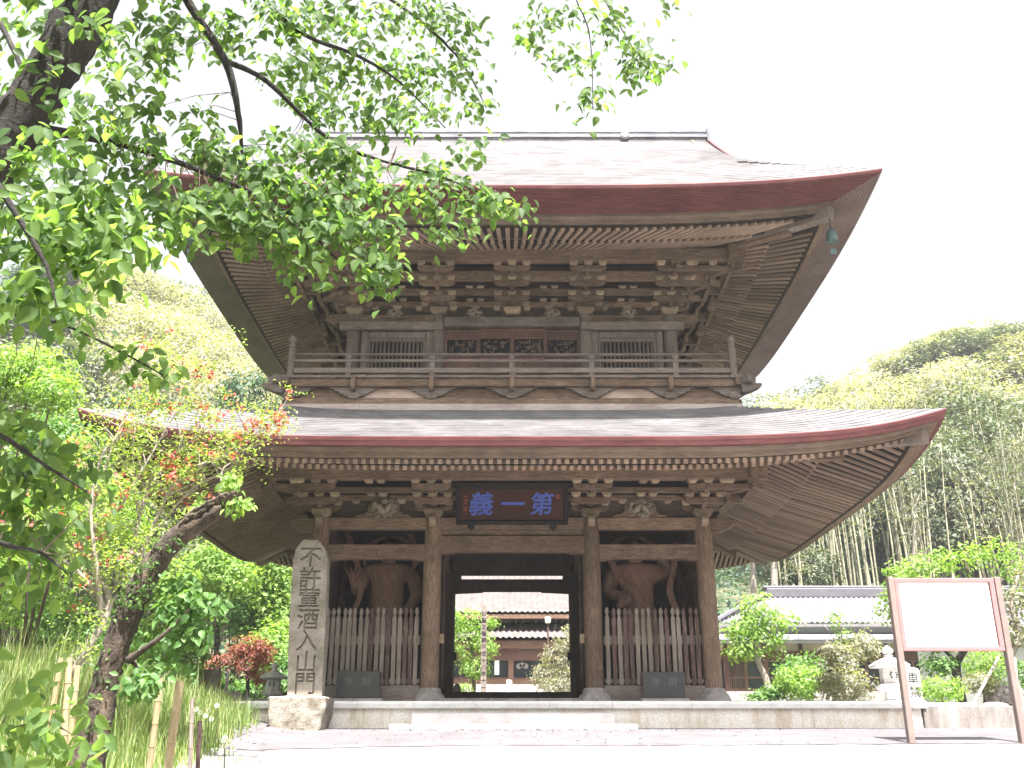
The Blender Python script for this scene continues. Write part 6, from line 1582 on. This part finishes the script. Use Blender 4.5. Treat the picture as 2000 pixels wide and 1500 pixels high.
CB = [(60, 60, 90, 70, 7.4, 1), (190, 90, 80, 70, 7.4, .8), (150, 220, 80, 60, 5.2, .5), (80, 310, 80, 50, 5, .55), (200, 60, 60, 50, 5.3, .3), (90, 130, 60, 50, 5.2, .3), (330, 60, 80, 60, 6.8, 1), (430, 60, 70, 50, 7.4, .9), (560, 40, 80, 50, 8, 1.2), (690, 40, 90, 50, 8.6, 1.3), (820, 40, 90, 45, 9, 1.2), (900, 60, 50, 50, 9.2, .6),
      (560, 130, 70, 40, 8, .9), (680, 130, 90, 40, 8.5, 1.2), (800, 140, 80, 40, 8.9, 1.0), (900, 150, 45, 45, 9.2, .6), (620, 200, 80, 35, 8, .9), (740, 220, 80, 40, 8.4, 1.1), (850, 220, 60, 35, 8.8, .6), (930, 215, 35, 30, 9.2, .35),
      (300, 130, 40, 60, 7.2, .5), (230, 210, 70, 70, 7, .9), (120, 280, 90, 60, 7.2, .8), (40, 200, 60, 90, 7.2, .9), (260, 300, 70, 60, 6.4, 1), (60, 380, 90, 70, 6.8, .9), (60, 440, 90, 40, 5.4, .6), (180, 400, 80, 60, 5.4, 1.1), (300, 390, 70, 40, 6.4, 1),
      (380, 240, 40, 50, 7.2, .4), (400, 300, 60, 35, 7, .8), (480, 330, 70, 35, 7.2, 1.1), (590, 300, 80, 40, 7.6, 1.2), (660, 320, 70, 40, 7.8, 1.1), (560, 380, 90, 35, 7.3, 1.3), (430, 400, 80, 30, 7, 1.1), (660, 400, 80, 35, 7.5, 1.2), (700, 370, 60, 30, 7.8, .8),
      (470, 450, 70, 25, 7.1, .8), (570, 450, 70, 28, 7.3, 1), (660, 460, 60, 30, 7.4, .9), (740, 450, 50, 30, 7.5, .8), (410, 430, 30, 30, 7, .5), (600, 500, 40, 30, 7.3, .5), (735, 520, 42, 35, 7.5, .7), (590, 540, 16, 25, 7.3, .2), (720, 550, 30, 22, 7.5, .25),
      (830, 330, 60, 25, 8.2, .6), (910, 375, 50, 25, 8.2, .6), (960, 390, 45, 25, 8.3, .6), (1000, 410, 18, 25, 8.3, .2), (850, 400, 35, 30, 8.1, .35), (860, 460, 30, 24, 8.1, .3), (780, 370, 60, 22, 8, .6), (920, 300, 35, 35, 8.8, .25), (890, 440, 30, 18, 8.1, .2),
      (60, 480, 80, 50, 4.8, .9), (150, 470, 80, 50, 5, 1), (60, 560, 70, 40, 4.7, .7), (240, 470, 50, 40, 5.6, .6), (200, 530, 40, 25, 5.2, .25), (140, 560, 30, 25, 4.8, .2), (350, 450, 40, 25, 6.8, .4),
      (1050, 60, 30, 60, 9.1, .32), (1080, 20, 60, 30, 9.1, .4), (1090, 110, 35, 30, 9, .3), (1140, 130, 40, 30, 9, .3), (1150, 200, 25, 45, 9, .4), (1200, 60, 40, 40, 9.2, .35), (1240, 100, 40, 35, 9.2, .6), (1255, 145, 25, 35, 9.2, .35), (1300, 125, 25, 12, 9.2, .15), (1160, 20, 60, 30, 9.1, .3), (1310, 5, 16, 14, 9.2, .12),
      (60, 600, 60, 20, 6.1, .2), (160, 640, 60, 20, 6.3, .25), (250, 700, 50, 25, 6.6, .25), (310, 730, 35, 20, 6.8, .2),
      (20, 820, 60, 50, 6, .5), (100, 900, 70, 40, 6.1, .6), (140, 930, 40, 40, 6.2, .3), (40, 980, 70, 60, 5.9, .6), (70, 1040, 60, 40, 6, .5), (50, 1100, 60, 50, 5.9, .5), (150, 1000, 30, 16, 5.6, .1), (40, 900, 50, 60, 5.8, .5),
      (30, 1340, 50, 40, 5.6, .15), (90, 1400, 60, 35, 5.6, .2), (40, 1450, 60, 50, 5.5, .22), (150, 1440, 40, 30, 5.6, .12), (120, 1490, 60, 30, 5.5, .18)]
CB += [(-250, -150, 160, 120, 4.8, 2), (0, -120, 150, 110, 5, 2), (250, -120, 150, 100, 5.5, 2), (480, -100, 140, 80, 7, 2), (700, -90, 120, 70, 8, 1.5), (900, -80, 90, 60, 8.8, 1), (0, -350, 200, 120, 5, 2.5), (350, -330, 200, 120, 6, 2.5), (700, -280, 160, 100, 7.5, 1.6), (-300, 150, 150, 130, 4.6, 1.5), (-250, 450, 120, 120, 4.6, 1)]
blobs = [blob(px, py, rx, ry, D, w) for px, py, rx, ry, D, w in CB]
Pl, Nl = clumps(blobs, 23, 6, .1)
# the 300 nearest leaves one by one, the rest as one mass
dist = np.linalg.norm(Pl - np.array([0, 0, 1.5]), axis=1); order = np.argsort(dist + nr.uniform(0, 1.2, len(dist)))
near, far_ = order[:298], order[298:]
V, F = leaf_arrays(Pl[far_], Nl[far_] * .25 + np.array([0, -.75, .5]), .102, .6, True, .8, jit=.45, var=.42)
mesh_np('foliage', V, F, M['cherry'], ch, 'stuff')
lm = []
for i in range(7):
    V, F = leaf_arrays(np.zeros((1, 3)), np.array([[0, 0, 1.0]]), .1, .6, True, 0, T=np.array([[1.0, 0, 0]]), jit=.01)
    o = mesh_np('leaf', V, F, M['cherry'], None, local=True); lm.append(o.data); bpy.data.objects.remove(o)
for j, i in enumerate(near):
    o = bpy.data.objects.new('leaf', lm[j % 7]); COL.objects.link(o); o.parent = ch
    o.location = Vector(Pl[i]) - origin(ch)
    nrm = Vector((rng.gauss(0, .5), -.9 + rng.gauss(0, .45), .35 + rng.gauss(0, .45))).normalized(); t = Vector((rng.gauss(0, 1), rng.gauss(0, .6), rng.gauss(-.9, .5)))
    t = (t - nrm * t.dot(nrm)).normalized(); y = nrm.cross(t); m = Matrix((t, y, nrm)).transposed().to_4x4(); o.rotation_euler = m.to_euler()
    s = rng.uniform(.7, 1.1); o.scale = (s, s, s)
# twigs joining leaf clusters to the boughs
b = MB(); r6 = random.Random(8); an = np.array([tuple(a) for a in anchor])
for i in range(0, len(Pl), 13):
    p = Pl[i]; d = np.linalg.norm(an - p, axis=1); j = int(np.argmin(d))
    if d[j] > .75 or p[2] > 7.2 or p[1] < 5.6: continue
    a = Vector(an[j]); c = Vector(p); m_ = a.lerp(c, .5) + Vector((r6.uniform(-.06, .06), r6.uniform(-.06, .06), .03 + r6.uniform(0, .06)))
    b.tube([a, m_, c], [.005, .0035, .002], 3, False)
b.build('twigs', M['twig'], ch, kind='stuff')

# unseen woods added behind the camera to darken the gate's front faces
Pw = []
for i in range(1500):
    a = rng.uniform(-2.2, 2.2); r = rng.uniform(26, 40); x, y = r * math.sin(a) * 1.3, -r * math.cos(a) + 6
    if abs(x) < 24 and y > 0: continue
    if y > 2 and abs(x) < 40: continue
    Pw.append((x, y, rng.uniform(.5, 13)))
Pw = np.array(Pw); Pw = np.repeat(Pw, 16, 0) + nr.normal(0, 1.3, (len(Pw) * 16, 3))
V, F = leaf_arrays(Pw, np.tile([0, .3, .8], (len(Pw), 1)), 1.1, .7)
mesh_np('added_shading_woods', V, F, M['forest'], None, 'stuff')

# --- haze over the valley
HZ = bpy.data.materials.new('valley_haze'); HZ.use_nodes = True; t_ = HZ.node_tree; t_.nodes.clear()
vo = t_.nodes.new('ShaderNodeVolumePrincipled'); vo.inputs['Density'].default_value = .0006; vo.inputs['Color'].default_value = (.95, .96, 1, 1); vo.inputs['Anisotropy'].default_value = .2
ou = t_.nodes.new('ShaderNodeOutputMaterial'); t_.links.new(vo.outputs[0], ou.inputs['Volume'])
b = MB(); b.box(-150, 150, -20, 130, -3, 75); b.build('haze', HZ, None, kind='stuff')
